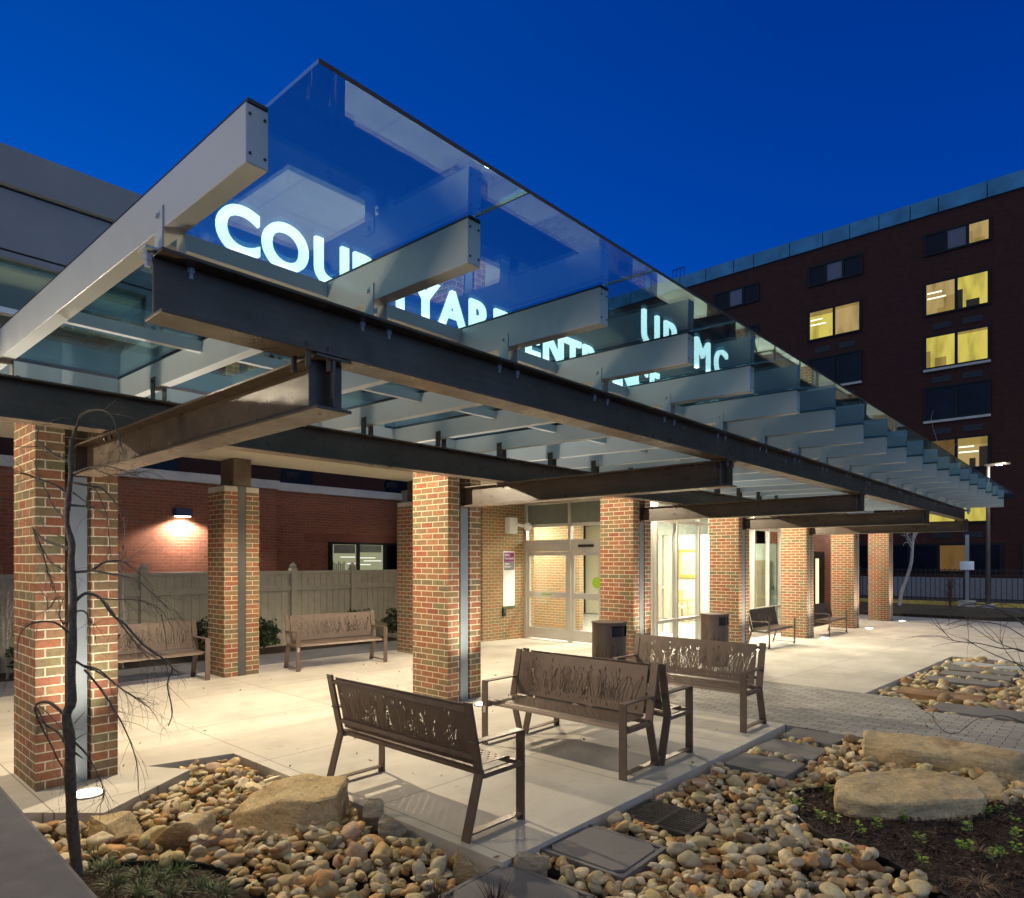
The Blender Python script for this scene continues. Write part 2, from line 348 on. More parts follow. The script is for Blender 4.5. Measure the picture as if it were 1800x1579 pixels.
# painted road markings
mk = simple('yellow_paint', (.55, .40, .08), .7, var=.25); mw = simple('white_marking', (.7, .7, .68), .7, var=.2)
q = MB().prism([(-2.8, 21.0), (9, 21.0), (9, 21.12), (-2.8, 21.12)], lambda x, y: gz(y) - .05, lambda x, y: gz(y) + .005); struct(q.build('road_marking', mk))
q = MB()
for x0 in (-1.4, .2, 1.8): q.prism([(x0, 22.6), (x0 + .55, 22.6), (x0 + .1, 24.4), (x0 - .45, 24.4)], lambda x, y: gz(y) - .05, lambda x, y: gz(y) + .005)
struct(q.build('road_marking', mw))
q = MB().box(-14, 25, 38.8, 39.0, -.8, -.38); struct(q.build('kerb', mk))
# gravel bed base
o = MB().prism([(-5.9, 1.0), (-5.9, -2), (8, -2), (8, 6.849), (-2.501, 6.849), (-2.501, 2.679), (-5.6, 2.649)], -.5, -.15).build('gravel_bed_soil', m_soil); struct(o)
o = MB().prism([(-2.449, 8.7), (9, 8.7), (9, 15.499), (-2.449, 15.499)], -.8, lambda x, y: gz(y) - .15).build('gravel_bed_soil', m_soil); struct(o)
# drop the parts of pavers overlapping (pavers sit above the soil)

# ------------------------------------------------------------------ brick columns with uplights
CY = [1.525 + 3.955 * k for k in range(7)]; CX0, CX1 = -6.35, -5.72
ords = ['first', 'second', 'third', 'fourth', 'fifth', 'sixth', 'seventh']
where = ['nearest brick column, behind the bare weeping tree', 'brick column behind the backs of the near benches', 'brick column behind the nearer bronze litter bin',
         'brick column right behind the farther bronze litter bin', 'brick column at the right end of the lone bench with its back to the lit glass', 'narrow looking brick column just past the farthest bench', 'farthest brick column of the row, beside the car park']
def column(yc, lab, k):
    t = thing('brick_column', lab, 'column', ((CX0 + CX1) / 2, yc, gz(yc)), 0, 'brick columns of the canopy'); hx, hy = .315, .265; g = -gz(yc)
    zt = 2.80 + g
    sw = .085; dp = .13
    pl = [(-hx, -hy), (hx, -hy), (hx, -sw), (hx - dp, -sw), (hx - dp, sw), (hx, sw), (hx, hy), (-hx, hy)]
    MB().prism(pl, -.1, zt).build('brick_shaft', m_brick, t)
    MB().prism([(hx - dp + .002, -.062), (hx - .006, -.062), (hx - .006, .062), (hx - dp + .002, .062)], -.05, 2.27 + g).build('steel_post', m_post, t, bevel=.004)
    return t
for k, yc in enumerate(CY): column(yc, where[k], k)
column(CY[0] - 3.95, 'brick column out of view to the left of the nearest one', -1)
def spot(name, loc, tgt, power, col, ang, blend=.5, size=.06):
    ld = bpy.data.lights.new(name, 'SPOT'); ld.energy = power; ld.color = col; ld.spot_size = R(ang); ld.spot_blend = blend; ld.shadow_soft_size = size
    o = bpy.data.objects.new(name, ld); COL.objects.link(o); o.location = loc
    o.rotation_euler = (Vector(tgt) - Vector(loc)).to_track_quat('-Z', 'Y').to_euler(); return o
def uplight(yc, lab):
    z = gz(yc); t = thing('ground_light', lab, 'ground light', (-5.38, yc - .03, z), 0, 'recessed uplights in the paving')
    MB().cyl((0, 0, -.03), (0, 0, .012), .105, 28).build('housing', m_bolt, t, bevel=.003)
    MB().cyl((0, 0, .0125), (0, 0, .018), .085, 28).build('lens', m_lamp, t)
    s = spot('uplight_beam', (-5.38, yc - .03, z + .035), (-5.30 if yc > 0 else -4.3, yc if yc > 0 else yc + 1.5, z + 2.2), UPP if yc > 0 else 700, (1., .88, .70) if yc > 0 else (1., .80, .5), 84 if yc > 0 else 110, 1., .06 if yc > 0 else .5)
UPP = 400
UPL = ['glowing uplight in the paving at the foot of the nearest column', 'glowing uplight at the foot of the column behind the near benches', 'glowing uplight at the column behind the nearer litter bin', 'glowing uplight at the column behind the farther litter bin', 'glowing uplight at the column between the two distant benches', 'glowing uplight just past the farthest bench', 'glowing uplight at the farthest column by the car park']
for k, yc in enumerate(CY): uplight(yc, UPL[k])
uplight(CY[0] - 3.95, 'round uplight out of view to the left')

# ------------------------------------------------------------------ glass canopy
can = thing('glass_canopy', 'long glass roofed canopy on cream rafters and dark steel beams with lit lettering', 'canopy', (-4, 9, 0))
can.location = (0, 0, 0)
def ibeam(mb, p, q, w, h, tf=.014, tw=.012):
    p = Vector(p); q = Vector(q)  # p,q bottom centre
    z = Vector((0, 0, 1))
    mb.bar(p + z * tf / 2, q + z * tf / 2, w, tf); mb.bar(p + z * (h - tf / 2), q + z * (h - tf / 2), w, tf)
    mb.bar(p + z * h / 2, q + z * h / 2, tw, h - 2 * tf - .0002)
    return mb
NR = 20; RY = [.924 + .894 * i for i in range(NR)]; RX0, RX1 = -5.84, -1.88
zt = lambda x: 2.982 + .020 * (RX1 - x)
# outer and inner steel beams
mb = ibeam(MB(), (-2.52, .90, 2.505), (-2.52, 17.46, 2.505), .16, .225)
for yc in CY[:5]:
    for dx in (-.055, .055):
        for dy in (-.05, .05): mb.cyl((-2.52 + dx, yc + dy, 2.44), (-2.52 + dx, yc + dy, 2.545), .014, 6)
mb.build('outer_beam', m_steel, can, bevel=.003)
ibeam(MB(), (-5.08, -6, 2.515), (-5.08, 17.46, 2.515), .16, .262).build('inner_beam', m_steel, can, bevel=.003)
for yc in [CY[0] - 3.95, CY[0] + .06] + CY[1:5]:
    mb = ibeam(MB(), (-5.72, yc, 2.275), (-2.44, yc, 2.275), .17, .228)
    mb.box(-2.52, -2.508, yc - .08, yc + .08, 2.29, 2.489); mb.box(-5.719, -5.705, yc - .084, yc + .084, 2.28, 2.50)
    for dx in (-.055, .055):
        for s in (-1, 1): mb.cyl((-5.08 + dx, yc + s * .055, 2.46), (-5.08 + dx, yc + s * .055, 2.545), .011, 6)
    if yc > 0 or True: mb.build('outrigger', m_steel, can, bevel=.003)
for i, y in enumerate(RY):
    mb = MB(); y1 = y + .07
    mb.hexa([(RX0, y, zt(RX0) - .175), (RX1, y, zt(RX1) - .175), (RX1, y1, zt(RX1) - .175), (RX0, y1, zt(RX0) - .175),
             (RX0, y, zt(RX0)), (RX1, y, zt(RX1)), (RX1, y1, zt(RX1)), (RX0, y1, zt(RX0))])
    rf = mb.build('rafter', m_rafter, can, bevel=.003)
    g = MB(); g.hexa([(RX0, y + .004, zt(RX0) + .0005), (RX1 + .004, y + .004, zt(RX1) + .0005), (RX1 + .004, y1 - .004, zt(RX1) + .0005), (RX0, y1 - .004, zt(RX0) + .0005),
             (RX0, y + .004, zt(RX0) + .012), (RX1 + .004, y + .004, zt(RX1) + .012), (RX1 + .004, y1 - .004, zt(RX1) + .012), (RX0, y1 - .004, zt(RX0) + .012)])
    g.build('gasket', m_gasket, rf)
    s = MB()
    for yy in (y + .012, y1 - .012):
        for zz in (-.03, -.145): s.cyl((RX1 - .004, yy, zt(RX1) + zz), (RX1 + .003, yy, zt(RX1) + zz), .0045, 8)
    s.build('end_screws', m_black, rf)
    # brackets on both beams
    for xb, ztop in ((-2.52, 2.731), (-5.08, 2.779)):
        c = MB(); zb = zt(xb) - .175
        for sy, yy in ((-1, y - .0062), (1, y1 + .0002)):
            c.box(xb - .035, xb + .035, yy, yy + .006, ztop, zb + .075)
            c.box(xb - .035, xb + .035, (yy - .055) if sy < 0 else yy, yy + (.006 if sy < 0 else .061), ztop - .001, ztop + .007)
            yb = yy + sy * .035
            c.cyl((xb, yb, ztop - .055), (xb, yb, ztop + .018), .011, 6); c.cyl((xb, yb, ztop - .034), (xb, yb, ztop - .0145), .017, 6)
        c.cyl((xb, y - .018, zb + .045), (xb, y1 + .018, zb + .045), .010, 6)
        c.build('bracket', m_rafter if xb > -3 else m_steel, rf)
for i in range(NR - 1):
    y0, y1 = RY[i] + .0705, RY[i + 1] - .0005
    for xp, h in ((-2.88, .07), (-4.30, .07), (-5.80, .165)):
        z = zt(xp)
        p = MB().box(xp - .022, xp + .022, y0, y1, z - h - .003, z - .003)
        for yy in (y0 + .03, y1 - .03): p.cyl((xp + .021, yy, z - h / 2), (xp + .026, yy, z - h / 2), .006, 6)
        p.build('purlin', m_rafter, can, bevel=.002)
    ya, yb = RY[i] + .036 + .004, RY[i + 1] + .036 - .004
    if i == 0: ya = RY[0] + .065
    gx0, gx1 = -5.92, -1.60
    MB().hexa([(gx0, ya, zt(gx0) + .0125), (gx1, ya, zt(gx1) + .0125), (gx1, yb, zt(gx1) + .0125), (gx0, yb, zt(gx0) + .0125),
               (gx0, ya, zt(gx0) + .0245), (gx1, ya, zt(gx1) + .0245), (gx1, yb, zt(gx1) + .0245), (gx0, yb, zt(gx0) + .0245)]).build('glass_panel', m_glass, can)
    e = MB(); e.hexa([(RX1 + .006, yb + .0005, zt(RX1) + .0130), (gx1, yb + .0005, zt(gx1) + .0130), (gx1, yb + .0075, zt(gx1) + .0130), (RX1 + .006, yb + .0075, zt(RX1) + .0130),
               (RX1 + .006, yb + .0005, zt(RX1) + .0240), (gx1, yb + .0005, zt(gx1) + .0240), (gx1, yb + .0075, zt(gx1) + .0240), (RX1 + .006, yb + .0075, zt(RX1) + .0240)])
    e.build('joint_seal', m_gasket, can)
gx1 = -1.60
MB().box(gx1 + .0006, gx1 + .004, RY[0] + .065, RY[-1] + .03, zt(gx1) + .012, zt(gx1) + .0245).build('edge_seal', m_gasket, can)
# lettering standing on the glass
def letters(root, items, xpl, zb, h, bold, stretch=1.0):
    for ch, yc in items:
        cu = bpy.data.curves.new('letter', 'FONT'); cu.body = ch; cu.size = 1; cu.extrude = .06; cu.offset = bold
        to = bpy.data.objects.new('tmp', cu); COL.objects.link(to)
        dg = bpy.context.evaluated_depsgraph_get(); me = bpy.data.meshes.new_from_object(to.evaluated_get(dg))
        bpy.data.objects.remove(to)
        co = np.array([v.co[:] for v in me.vertices]); cx = (co[:, 0].min() + co[:, 0].max()) / 2; z0 = co[:, 1].min(); hh = co[:, 1].max() - z0
        s = h / hh
        for v in me.vertices:
            x, y, z = v.co; v.co = (xpl + z * s * .6, yc + (x - cx) * s * stretch, zb + (y - z0) * s)
        me.materials.append(m_letter if xpl < -2.5 else m_letter2); o = bpy.data.objects.new('letter', me); COL.objects.link(o); o.parent = root
sg = thing('entrance_lettering', 'glowing white capitals reading COURTYARD ENTRANCE standing on the canopy glass', 'sign')
ys = [1.40, 1.63, 1.88, 2.10, 2.31, 2.49, 2.70, 2.93, 3.16, 3.43, 3.65, 3.87, 4.09, 4.34, 4.57, 4.80, 5.02]
letters(sg, list(zip('COURTYARDENTRANCE', ys)), -2.92, 3.014, .222, .022, 1.0)
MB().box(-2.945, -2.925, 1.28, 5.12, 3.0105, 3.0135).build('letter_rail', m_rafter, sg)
sg = thing('emblem_lettering', 'short glowing word of four white capitals standing near the outer glass edge', 'sign')
letters(sg, list(zip('UPMC', [3.73, 3.98, 4.44, 4.74])), -2.2, 2.998, .215, .0, 1.05)
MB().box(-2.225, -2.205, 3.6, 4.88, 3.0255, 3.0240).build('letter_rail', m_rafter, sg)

# ------------------------------------------------------------------ flat walkway roof, piers, downlights
wr = thing('walkway_roof', 'flat covered walkway roof with a cream soffit behind the brick columns', 'roof')
MB().box(-9.75, -6.46, -8, 11.58, 3.10, 3.13).build('soffit', m_soffit, wr); MB().box(-6.70, -6.46, 11.5805, 26, 3.10, 3.13).build('soffit', m_soffit, wr); MB().box(-6.70, -6.44, 11.5805, 26, 3.1305, 3.46).build('roof_slab', m_fascia, wr)
MB().box(-9.80, -6.44, -8, 11.58, 3.1305, 3.46).build('roof_slab', m_fascia, wr)
MB().box(-6.4395, -6.42, -8, 26, 3.09, 3.48).build('fascia', m_fascia, wr)
for (x, y, pw) in ((-6.60, -.45, 260), (-6.60, 3.50, 580), (-6.60, 7.46, 400), (-6.60, 11.42, 420), (-6.60, 15.37, 620), (-6.60, 19.32, 600), (-6.60, 23.3, 420), (-8.3, 5.5, 40), (-8.3, 9.3, 70)):
    MB().cyl((x, y, 3.085), (x, y, 3.0985), .08, 24).build('downlight', m_downl, wr)
    spot('downlight_beam', (x, y, 3.07), (x + (.5 if x > -7 else .2), y, 0), pw, (1., .84, .60), 168, .25, .03)
for k, (x, y, lab) in enumerate(((-9.565, 4.515, 'shorter brick pier with a cream cap between the two far benches'), (-9.565, 7.96, 'short brick pier with a pale cap mostly hidden behind the second column'), (-9.565, .9, 'short brick pier out of view behind the nearest column'))):
    t = thing('brick_pier', lab, 'pier', (x, y, 0), 0, 'short brick piers of the covered walkway')
    pl = [(-.265, -.255), (.265, -.255), (.265, -.06), (.16, -.06), (.16, .06), (.265, .06), (.265, .255), (-.265, .255)]
    MB().prism(pl, -.1, 2.62).build('brick_shaft', m_brick, t)
    MB().prism(pl, 2.6205, 2.70).build('cap', m_cap, t, bevel=.006)
    MB().prism([(.17, -.055), (.262, -.055), (.262, .055), (.17, .055)], -.05, 2.71).build('steel_post', simple('dark_grey_post', (.085, .085, .085), .45, .2), t)
    MB().box(-.13, .28, -.13, .13, 2.7105, 3.095).build('post_head', m_steel, t, bevel=.004)

# ------------------------------------------------------------------ upper metal-clad volume at left
ub = thing('metal_clad_building', 'grey metal panelled upper storey with a lit window strip behind the canopy', 'building')
bb = MB(); bb.box(-12, -6.02, -9, 2.2, 3.92, 4.36); bb.build('panel', m_fascia, ub, bevel=.006)
MB().box(-12, -6.02, -9, 2.2, 3.86, 3.905).build('panel_trim', m_fascia, ub)
MB().box(-12, -5.97, -9, 2.22, 4.375, 4.66).build('parapet', m_fascia, ub, bevel=.008)
MB().box(-12, -6.06, -9, 2.16, 4.3605, 4.3745).build('reveal', m_dark, ub)
MB().box(-6.12, -6.04, -9, 2.18, 3.46, 3.50).build('window_frame', m_alu, ub)
fr = MB()
for y in np.arange(-8.4, 2.3, 1.5): fr.box(-6.10, -6.05, y, y + .05, 3.501, 3.859)
fr.build('mullion', m_alu, ub)
MB().box(-6.08, -6.07, -9, 2.15, 3.501, 3.859).build('window_pane', glass('green_tint_glass', (.75, .92, .88), 1., 0, 1.5), ub)
MB().box(-11.9, -11.8, -9, 2.1, 3.47, 3.859).build('back_wall', m_soffit, ub)
MB().box(-11.8, -6.15, -9, 2.1, 3.84, 3.858).build('room_ceiling', m_soffit, ub)
MB().box(-6.15, -6.0, 2.1, 2.2, 3.462, 3.859).build('end_wall', m_fascia, ub)
e = MB()
for y in (-6.2, -3.4, -.6, 1.2): e.box(-8.6, -8.2, y, y + .9, 3.80, 3.839)
e.build('ceiling_lamp', emis('tube_light', (.95, 1., .85), 2.2), ub)

# ------------------------------------------------------------------ entrance building
eb = thing('entrance_building', 'brick entrance building with sliding doors and a bright glazed lobby', 'building')
FZ = -.10; YF = 11.6; XV = -6.76; XW = -10.1
MB().box(-12.62, XW, 10.2, 11.9, -.6, 3.095).build('wall', m_brick_wall, eb)
MB().box(-15, -14.5, 11.9, 23, -.6, 3.6).build('wall', m_brick_wall, eb)
MB().box(-7.1, -6.74, 18.2, 23, -.6, 2.75).build('wall', m_brick_red, eb)
MB().box(-7.1, -6.72, 18.2, 23.02, 2.7505, 3.8).build('upper_wall', m_fascia, eb)
MB().box(-15, -7.1, 22.6, 23, -.6, 3.8).build('wall', m_brick_red, eb)
MB().box(-14.5, -6.71, 11.59, 22.59, 3.10, 3.5).build('roof', m_fascia, eb)
MB().box(-14.5, -6.9, 11.9, 22.6, -.6, FZ - .02).build('floor', simple('lobby_tile', (.55, .53, .48), .25, var=.06, bump=0), eb)
m_int = simple('lobby_wall_paint', (.68, .64, .50), .7, var=.03, bump=0)
MB().box(-14.4, -7.0, 11.95, 18.1, 2.80, 2.95).build('ceiling', m_int, eb)
MB().box(-13.3, -13.2, 11.95, 18.1, FZ, 2.8).build('interior_wall', m_int, eb)
MB().box(-13.2, -7.6, 18.2, 18.3, FZ, 2.8).build('interior_wall', m_int, eb)
MB().box(-13.1, -10.05, 13.6, 13.75, FZ, 2.8).build('interior_brick_wall', m_brick_wall, eb)
m_bulk = simple('bulkhead_grey', (.30, .33, .28), .6, bump=0)
MB().box(-10.0, -7.05, 14.5, 14.65, 2.25, 2.795).build('bulkhead', m_bulk, eb)
inf = MB()
for x in (-8.28, -8.02, -7.35): inf.box(x - .035, x + .035, 14.52, 14.60, FZ, 2.249)
inf.box(-8.24, -8.055, 14.52, 14.6, .95, 1.02); inf.build('inner_door_frame', m_alu, eb)
MB().box(-7.55, -7.1, 17.2, 17.3, FZ, 2.8).build('interior_wall', m_bulk, eb)
MB().box(-8.5, -7.7, 18.12, 18.19, FZ, 2.1).build('interior_door', simple('white_door', (.75, .74, .68), .5, bump=0), eb)
MB().box(-10.6, -9.9, 16.9, 17.4, FZ, .95).build('counter', simple('counter_wood', (.42, .30, .16), .5, bump=0), eb)
dk = MB(); dk.box(-7.58, -6.84, 18.1, 18.19, FZ, 2.1); dk.build('interior_door', simple('sage_door', (.35, .40, .33), .5, bump=0), eb)
MB().box(-7.45, -7.0, 18.05, 18.099, .3, 1.65).build('door_blind', simple('door_blind_tan', (.22, .19, .11), .6, bump=0), eb)
MB().box(-7.0, -6.9, 17.98, 18.0985, .85, .95).build('door_handle', m_bolt, eb)
# storefront frame facing the patio (plane Y = YF)
def strip_y(mb, xs, z0, z1, w=.05):
    for x in xs: mb.box(x - w / 2, x + w / 2, YF - .05, YF + .05, z0, z1)
f = MB(); strip_y(f, (-10.07, -8.81, -7.95, -6.80), FZ - .02, 3.09, .07)
for z0, z1 in ((2.90, 2.96), (2.39, 2.45), (1.84, 2.10)):
    for xa, xb in ((-10.035, -8.845), (-8.775, -7.985), (-7.915, -6.835)): f.box(xa, xb, YF - .045, YF + .045, z0, z1)
f.build('door_frame', m_alu, eb)
for xa, xb in ((-10.03, -8.85), (-8.77, -7.99), (-7.91, -6.84)):
    d = MB(); w = .07
    d.box(xa, xa + w, YF - .025, YF + .025, FZ, 1.835); d.box(xb - w, xb, YF - .025, YF + .025, FZ, 1.835)
    for z0, z1 in ((FZ + .005, FZ + .24), (.82, .95), (1.75, 1.834)): d.box(xa + w + .0005, xb - w - .0005, YF - .025, YF + .025, z0, z1)
    dr = d.build('sliding_door', m_alu, eb)
    MB().box(xa + w, xb - w, YF - .004, YF + .004, FZ + .241, 1.749).build('pane', m_glass_clear, dr)
MB().box(-10.03, -6.84, YF - .004, YF + .004, 2.105, 2.385).build('transom_pane', m_glass_clear, eb)
MB().box(-10.03, -6.84, YF - .004, YF + .004, 2.455, 2.895).build('transom_panel', simple('grey_spandrel', (.16, .18, .16), .2, var=.1, bump=0), eb)
MB().box(-8.55, -8.15, YF - .09, YF - .052, 1.93, 1.985).build('door_sensor', m_black, eb, bevel=.01)
st = MB()
n = 26; st.add([(-8.10, YF - .030, 1.18)] + [(-8.10 + .115 * math.cos(2*math.pi*i/n) * (1 + .06 * (i % 2)), YF - .030, 1.18 + .115 * math.sin(2*math.pi*i/n)) for i in range(n)], [(0, i + 1, (i + 1) % n + 1) for i in range(n)])
st.add([(-8.10, YF - .026, 1.18)] + [(-8.10 + .115 * math.cos(2*math.pi*i/n), YF - .026, 1.18 + .115 * math.sin(2*math.pi*i/n)) for i in range(n)], [(0, (i + 1) % n + 1, i + 1) for i in range(n)])
st.build('door_decal', simple('green_decal', (.25, .45, .03), .5, var=.1, bump=0), eb)
MB().box(-9.6, -9.3, YF - .031, YF - .026, .875, .905).build('door_decal', simple('green_decal_strip', (.25, .40, .03), .5, bump=0), eb)
# glazed side (plane X = XV)
f = MB(); ysm = (11.63, 12.45, 13.42, 14.4, 15.4, 16.35, 17.3, 18.13)
for y in ysm: f.box(XV - .05, XV + .05, y - .03, y + .03, -.35, 3.09)
for z0, z1 in ((.40, .46), (2.40, 2.47), (2.97, 3.05), (-.30, -.16)):
    for a, c in zip(ysm, ysm[1:]): f.box(XV - .045, XV + .045, a + .0305, c - .0305, z0, z1)
f.build('window_frame', m_alu, eb)
for a, c in zip(ysm, ysm[1:]): MB().box(XV - .004, XV + .004, a + .03, c - .03, -.158, 2.96).build('window_pane', m_glass_clear, eb)
# emergency door inside / dark door in brick
MB().box(-6.735, -6.70, 20.6, 21.6, -.33, 1.9).build('service_door', m_dark, eb)
MB().box(-6.699, -6.69, 20.78, 21.05, .35, 1.7).build('door_light', emis('door_glow', (1., .86, .5), 1.4), eb)
MB().box(-7.6, -7.45, 17.98, 18.02, 1.1, 1.32).build('door_decal', simple('yellow_decal', (.75, .7, .03), .5, bump=0), eb)
# lobby lamps
ep = emis('lobby_lamp', (1., .95, .78), 9)
for (x, y) in ((-8.4, 13.0), (-8.3, 15.6), (-8.8, 17.2), (-11.4, 12.7)):
    MB().box(x - .3, x + .3, y - .3, y + .3, 2.775, 2.799).build('ceiling_lamp', ep, eb)
    ld = bpy.data.lights.new('lobby_light', 'AREA'); ld.shape = 'SQUARE'; ld.size = .6; ld.energy = 110; ld.color = (1., .95, .82)
    ld.energy = 190; lo = bpy.data.objects.new('lobby_light', ld); COL.objects.link(lo); lo.location = (x, y, 2.76)
# lobby furniture
pic = thing('picture', 'gold framed yellow picture hanging on the lobby wall', 'picture', (-9.45, 18.19, 1.55), R(-90))
MB().box(0, .03, -.34, .34, -.42, .42).build('frame', simple('gold_frame', (.6, .48, .12), .4, .4, bump=0), pic)
MB().box(.0305, .036, -.25, .25, -.33, .33).build('canvas', simple('pale_canvas', (.75, .68, .32), .6, var=.3, scale=9, bump=0), pic)
def chair(x, y, lab):
    t = thing('waiting_chair', lab, 'chair', (x, y, FZ - .02), R(90), 'wooden chairs in the lobby'); mm = simple('pale_wood', (.50, .36, .14), .5)
    MB().box(-.26, .26, -.24, .24, .40, .46).build('seat', simple('beige_seat', (.5, .45, .3), .7), t)
    MB().box(-.26, .26, .22, .27, .52, .90).build('backrest', mm, t)
    for sx in (-1, 1):
        MB().box(sx*.27-.02, sx*.27+.02, -.24, -.2, 0, .64).build('leg', mm, t); MB().box(sx*.27-.02, sx*.27+.02, .22, .26, 0, .9).build('leg', mm, t)
        MB().box(sx*.27-.02, sx*.27+.02, -.199, .219, .61, .64).build('armrest', mm, t)
chair(-9.2, 17.5, 'pale wooden lobby chair below the gold framed picture'); chair(-9.95, 16.2, 'pale wooden lobby chair nearer the doors in front of the counter')
def flat_text(body, size, mat, M4, parent, name='lettering', ext=.001, align='CENTER', bold=0.):
    cu = bpy.data.curves.new(name, 'FONT'); cu.body = body; cu.size = size; cu.extrude = ext; cu.align_x = align; cu.offset = bold
    to = bpy.data.objects.new('tmp', cu); COL.objects.link(to)
    me = bpy.data.meshes.new_from_object(to.evaluated_get(bpy.context.evaluated_depsgraph_get())); bpy.data.objects.remove(to)
    me.transform(M4); me.materials.append(mat); o = bpy.data.objects.new(name, me); COL.objects.link(o); o.parent = parent; return o
RXp = Matrix.Rotation(R(90), 4, 'Z') @ Matrix.Rotation(R(90), 4, 'X')   # text facing +X
RYm = Matrix.Rotation(R(90), 4, 'X')                                      # text facing -Y
ex = thing('exit_sign', 'small sign with red EXIT letters hanging from the lobby ceiling', 'sign', (-7.25, 16.9, 2.36))
MB().box(-.02, .0, -.16, .16, -.1, .1).build('panel', simple('exit_panel', (.55, .35, .3), .5, bump=0), ex)
flat_text('EXIT', .15, emis('exit_red', (1., .13, .03), 2.5), Matrix.Translation((.004, 0, -.055)) @ RXp, ex, bold=.006)
# wall sign
ws = thing('wall_sign', 'tall narrow directory sign with purple header on the brick wall left of the doors', 'sign', (XW, 11.02, 1.25))
MB().box(.002, .02, -.19, .19, -.62, .60).build('panel', simple('sign_white', (.78, .76, .74), .4, var=.02, bump=0), ws, bevel=.004)
MB().box(.0205, .024, -.17, .17, .37, .57).build('header', simple('sign_purple', (.22, .03, .16), .4, bump=0), ws)
MB().box(.0205, .024, -.17, .17, .18, .368).build('band', simple('sign_grey', (.2, .21, .22), .4, bump=0), ws)
MB().box(.002, .03, -.2, .2, -.67, -.625).build('tray', simple('tray_green', (.08, .1, .04), .5, bump=0), ws)
wtxt = simple('sign_text_white', (.8, .8, .8), .5, bump=0)
flat_text('UPMC\nCourtyard', .068, wtxt, Matrix.Translation((.026, -.155, .49)) @ RXp, ws, align='LEFT', bold=.002)
flat_text('Visitor\nEntrance', .06, wtxt, Matrix.Translation((.026, -.155, .30)) @ RXp, ws, align='LEFT', bold=.002)
cr = thing('card_reader', 'small black card reader below the purple topped wall sign', 'card reader', (XW, 10.85, .50))
MB().box(0, .05, -.05, .05, -.09, .09).build('body', m_black, cr, bevel=.012); MB().box(.0505, .054, -.03, .03, 0, .05).build('keypad', m_bolt, cr)
cm = thing('security_camera', 'white security camera with junction box high on the brick wall beside the doors', 'camera', (XW, 11.1, 2.42))
MB().box(0, .16, -.2, .06, -.18, .18).build('junction_box', m_white, cm, bevel=.02)
MB().bar((.16, .0, .02), (.34, .12, -.02), .07, .07).build('bracket', m_white, cm, bevel=.01)
bm = bmesh.new(); bmesh.ops.create_uvsphere(bm, u_segments=20, v_segments=12, radius=.095); me = bpy.data.meshes.new('dome'); bm.to_mesh(me); me.shade_smooth(); me.materials.append(m_white)
o = bpy.data.objects.new('dome', me); COL.objects.link(o); o.parent = cm; o.location = (.38, .14, -.03)

# ------------------------------------------------------------------ low brick building and fence at the left
lb = thing('low_brick_building', 'low red brick building with stone parapet behind the tan fence', 'building')
XL = -15.0
MB().box(XL - .4, XL, 8.0, 12.5, -.5, 3.32).build('wall', m_brick_red, lb)
MB().box(XL - .4, XL + .25, -14, 7.999, -.5, 3.32).build('wall', m_brick_red, lb)
MB().box(XL - .45, XL + .06, 8.06, 12.5, 3.3205, 3.52).build('parapet_cap', m_cap, lb, bevel=.01)
MB().box(XL - .45, XL + .31, -14, 8.059, 3.3205, 3.52).build('parapet_cap', m_cap, lb, bevel=.01)
MB().box(XL + .001, XL + .012, 8.9, 12.45, 2.12, 2.32).build('lintel', simple('soldier_brick', (.20, .06, .03), .8), lb)
wf = MB(); y0, y1, z0, z1 = 9.55, 12.3, .9, 2.12
yw = (y0, 10.38, 11.25, y1 - .06)
for y in yw: wf.box(XL + .002, XL + .06, y, y + .10, z0, z1)
w_ = wf.build('window', m_dark, lb)
MB().box(XL + .003, XL + .045, y0 + .101, y1, z1 - .06, z1 - .0005).build('head', m_dark, w_)
MB().box(XL + .01, XL + .02, y0 + .1, 11.25, z0, z1 - .0605).build('pane', emis('office_glow', (.70, .72, .42), .42), w_); MB().box(XL + .01, XL + .02, 11.35, y1 - .06, z0, z1 - .0605).build('pane', m_glass_dark, w_)
bl = MB()
tl_ = MB()
for a, b_, c in ((9.9, 10.35, 1.72), (10.1, 10.36, 1.55), (10.5, 11.0, 1.70), (10.5, 10.85, 1.52), (10.62, 11.2, 1.62)): tl_.box(XL + .021, XL + .024, a, b_, c, c + .025)
tl_.build('ceiling_tubes', emis('office_tube', (1., 1., .85), 1.1), w_)
for k in range(7): bl.box(XL + .0245, XL + .03, 9.66 + k * .055, 9.69 + k * .055, .95, 1.62 - .03 * (k % 3))
bl.box(XL + .021, XL + .028, 9.7, 10.35, 1.83, 2.05); bl.box(XL + .021, XL + .028, 10.5, 11.2, 1.86, 2.05)
bl.build('blind', simple('shade_grey', (.2, .21, .17), .7, bump=0), w_)
tb = thing('tall_brick_building', 'dark brick upper storeys rising behind the low red building', 'building')
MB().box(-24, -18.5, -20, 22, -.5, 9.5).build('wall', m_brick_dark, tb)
wn_ = MB()
for y in (-6, -2, 2.0, 6.2, 10.2, 14): wn_.box(-18.499, -18.46, y, y + 1.0, 3.6, 5.6)
wn_.build('window', m_glass_dark, tb)
for y, lab in ((8.6, 'small dark floodlight on the parapet left'), (11.6, 'small dark floodlight on the parapet above the lit window')):
    t = thing('floodlight', lab, 'floodlight', (XL - .1, y, 3.52), 0, 'floodlights on the parapet')
    MB().cyl((0, 0, 0), (0, 0, .15), .02, 8).build('stem', m_dark, t); MB().bar((-.05, -.15, .22), (.06, .15, .22), .2, .14).build('head', m_dark, t, bevel=.02)
wl = thing('wall_lamp', 'dark box wall lamp casting light down the red brick wall', 'lamp', (XL + .25, 5.82, 2.60))
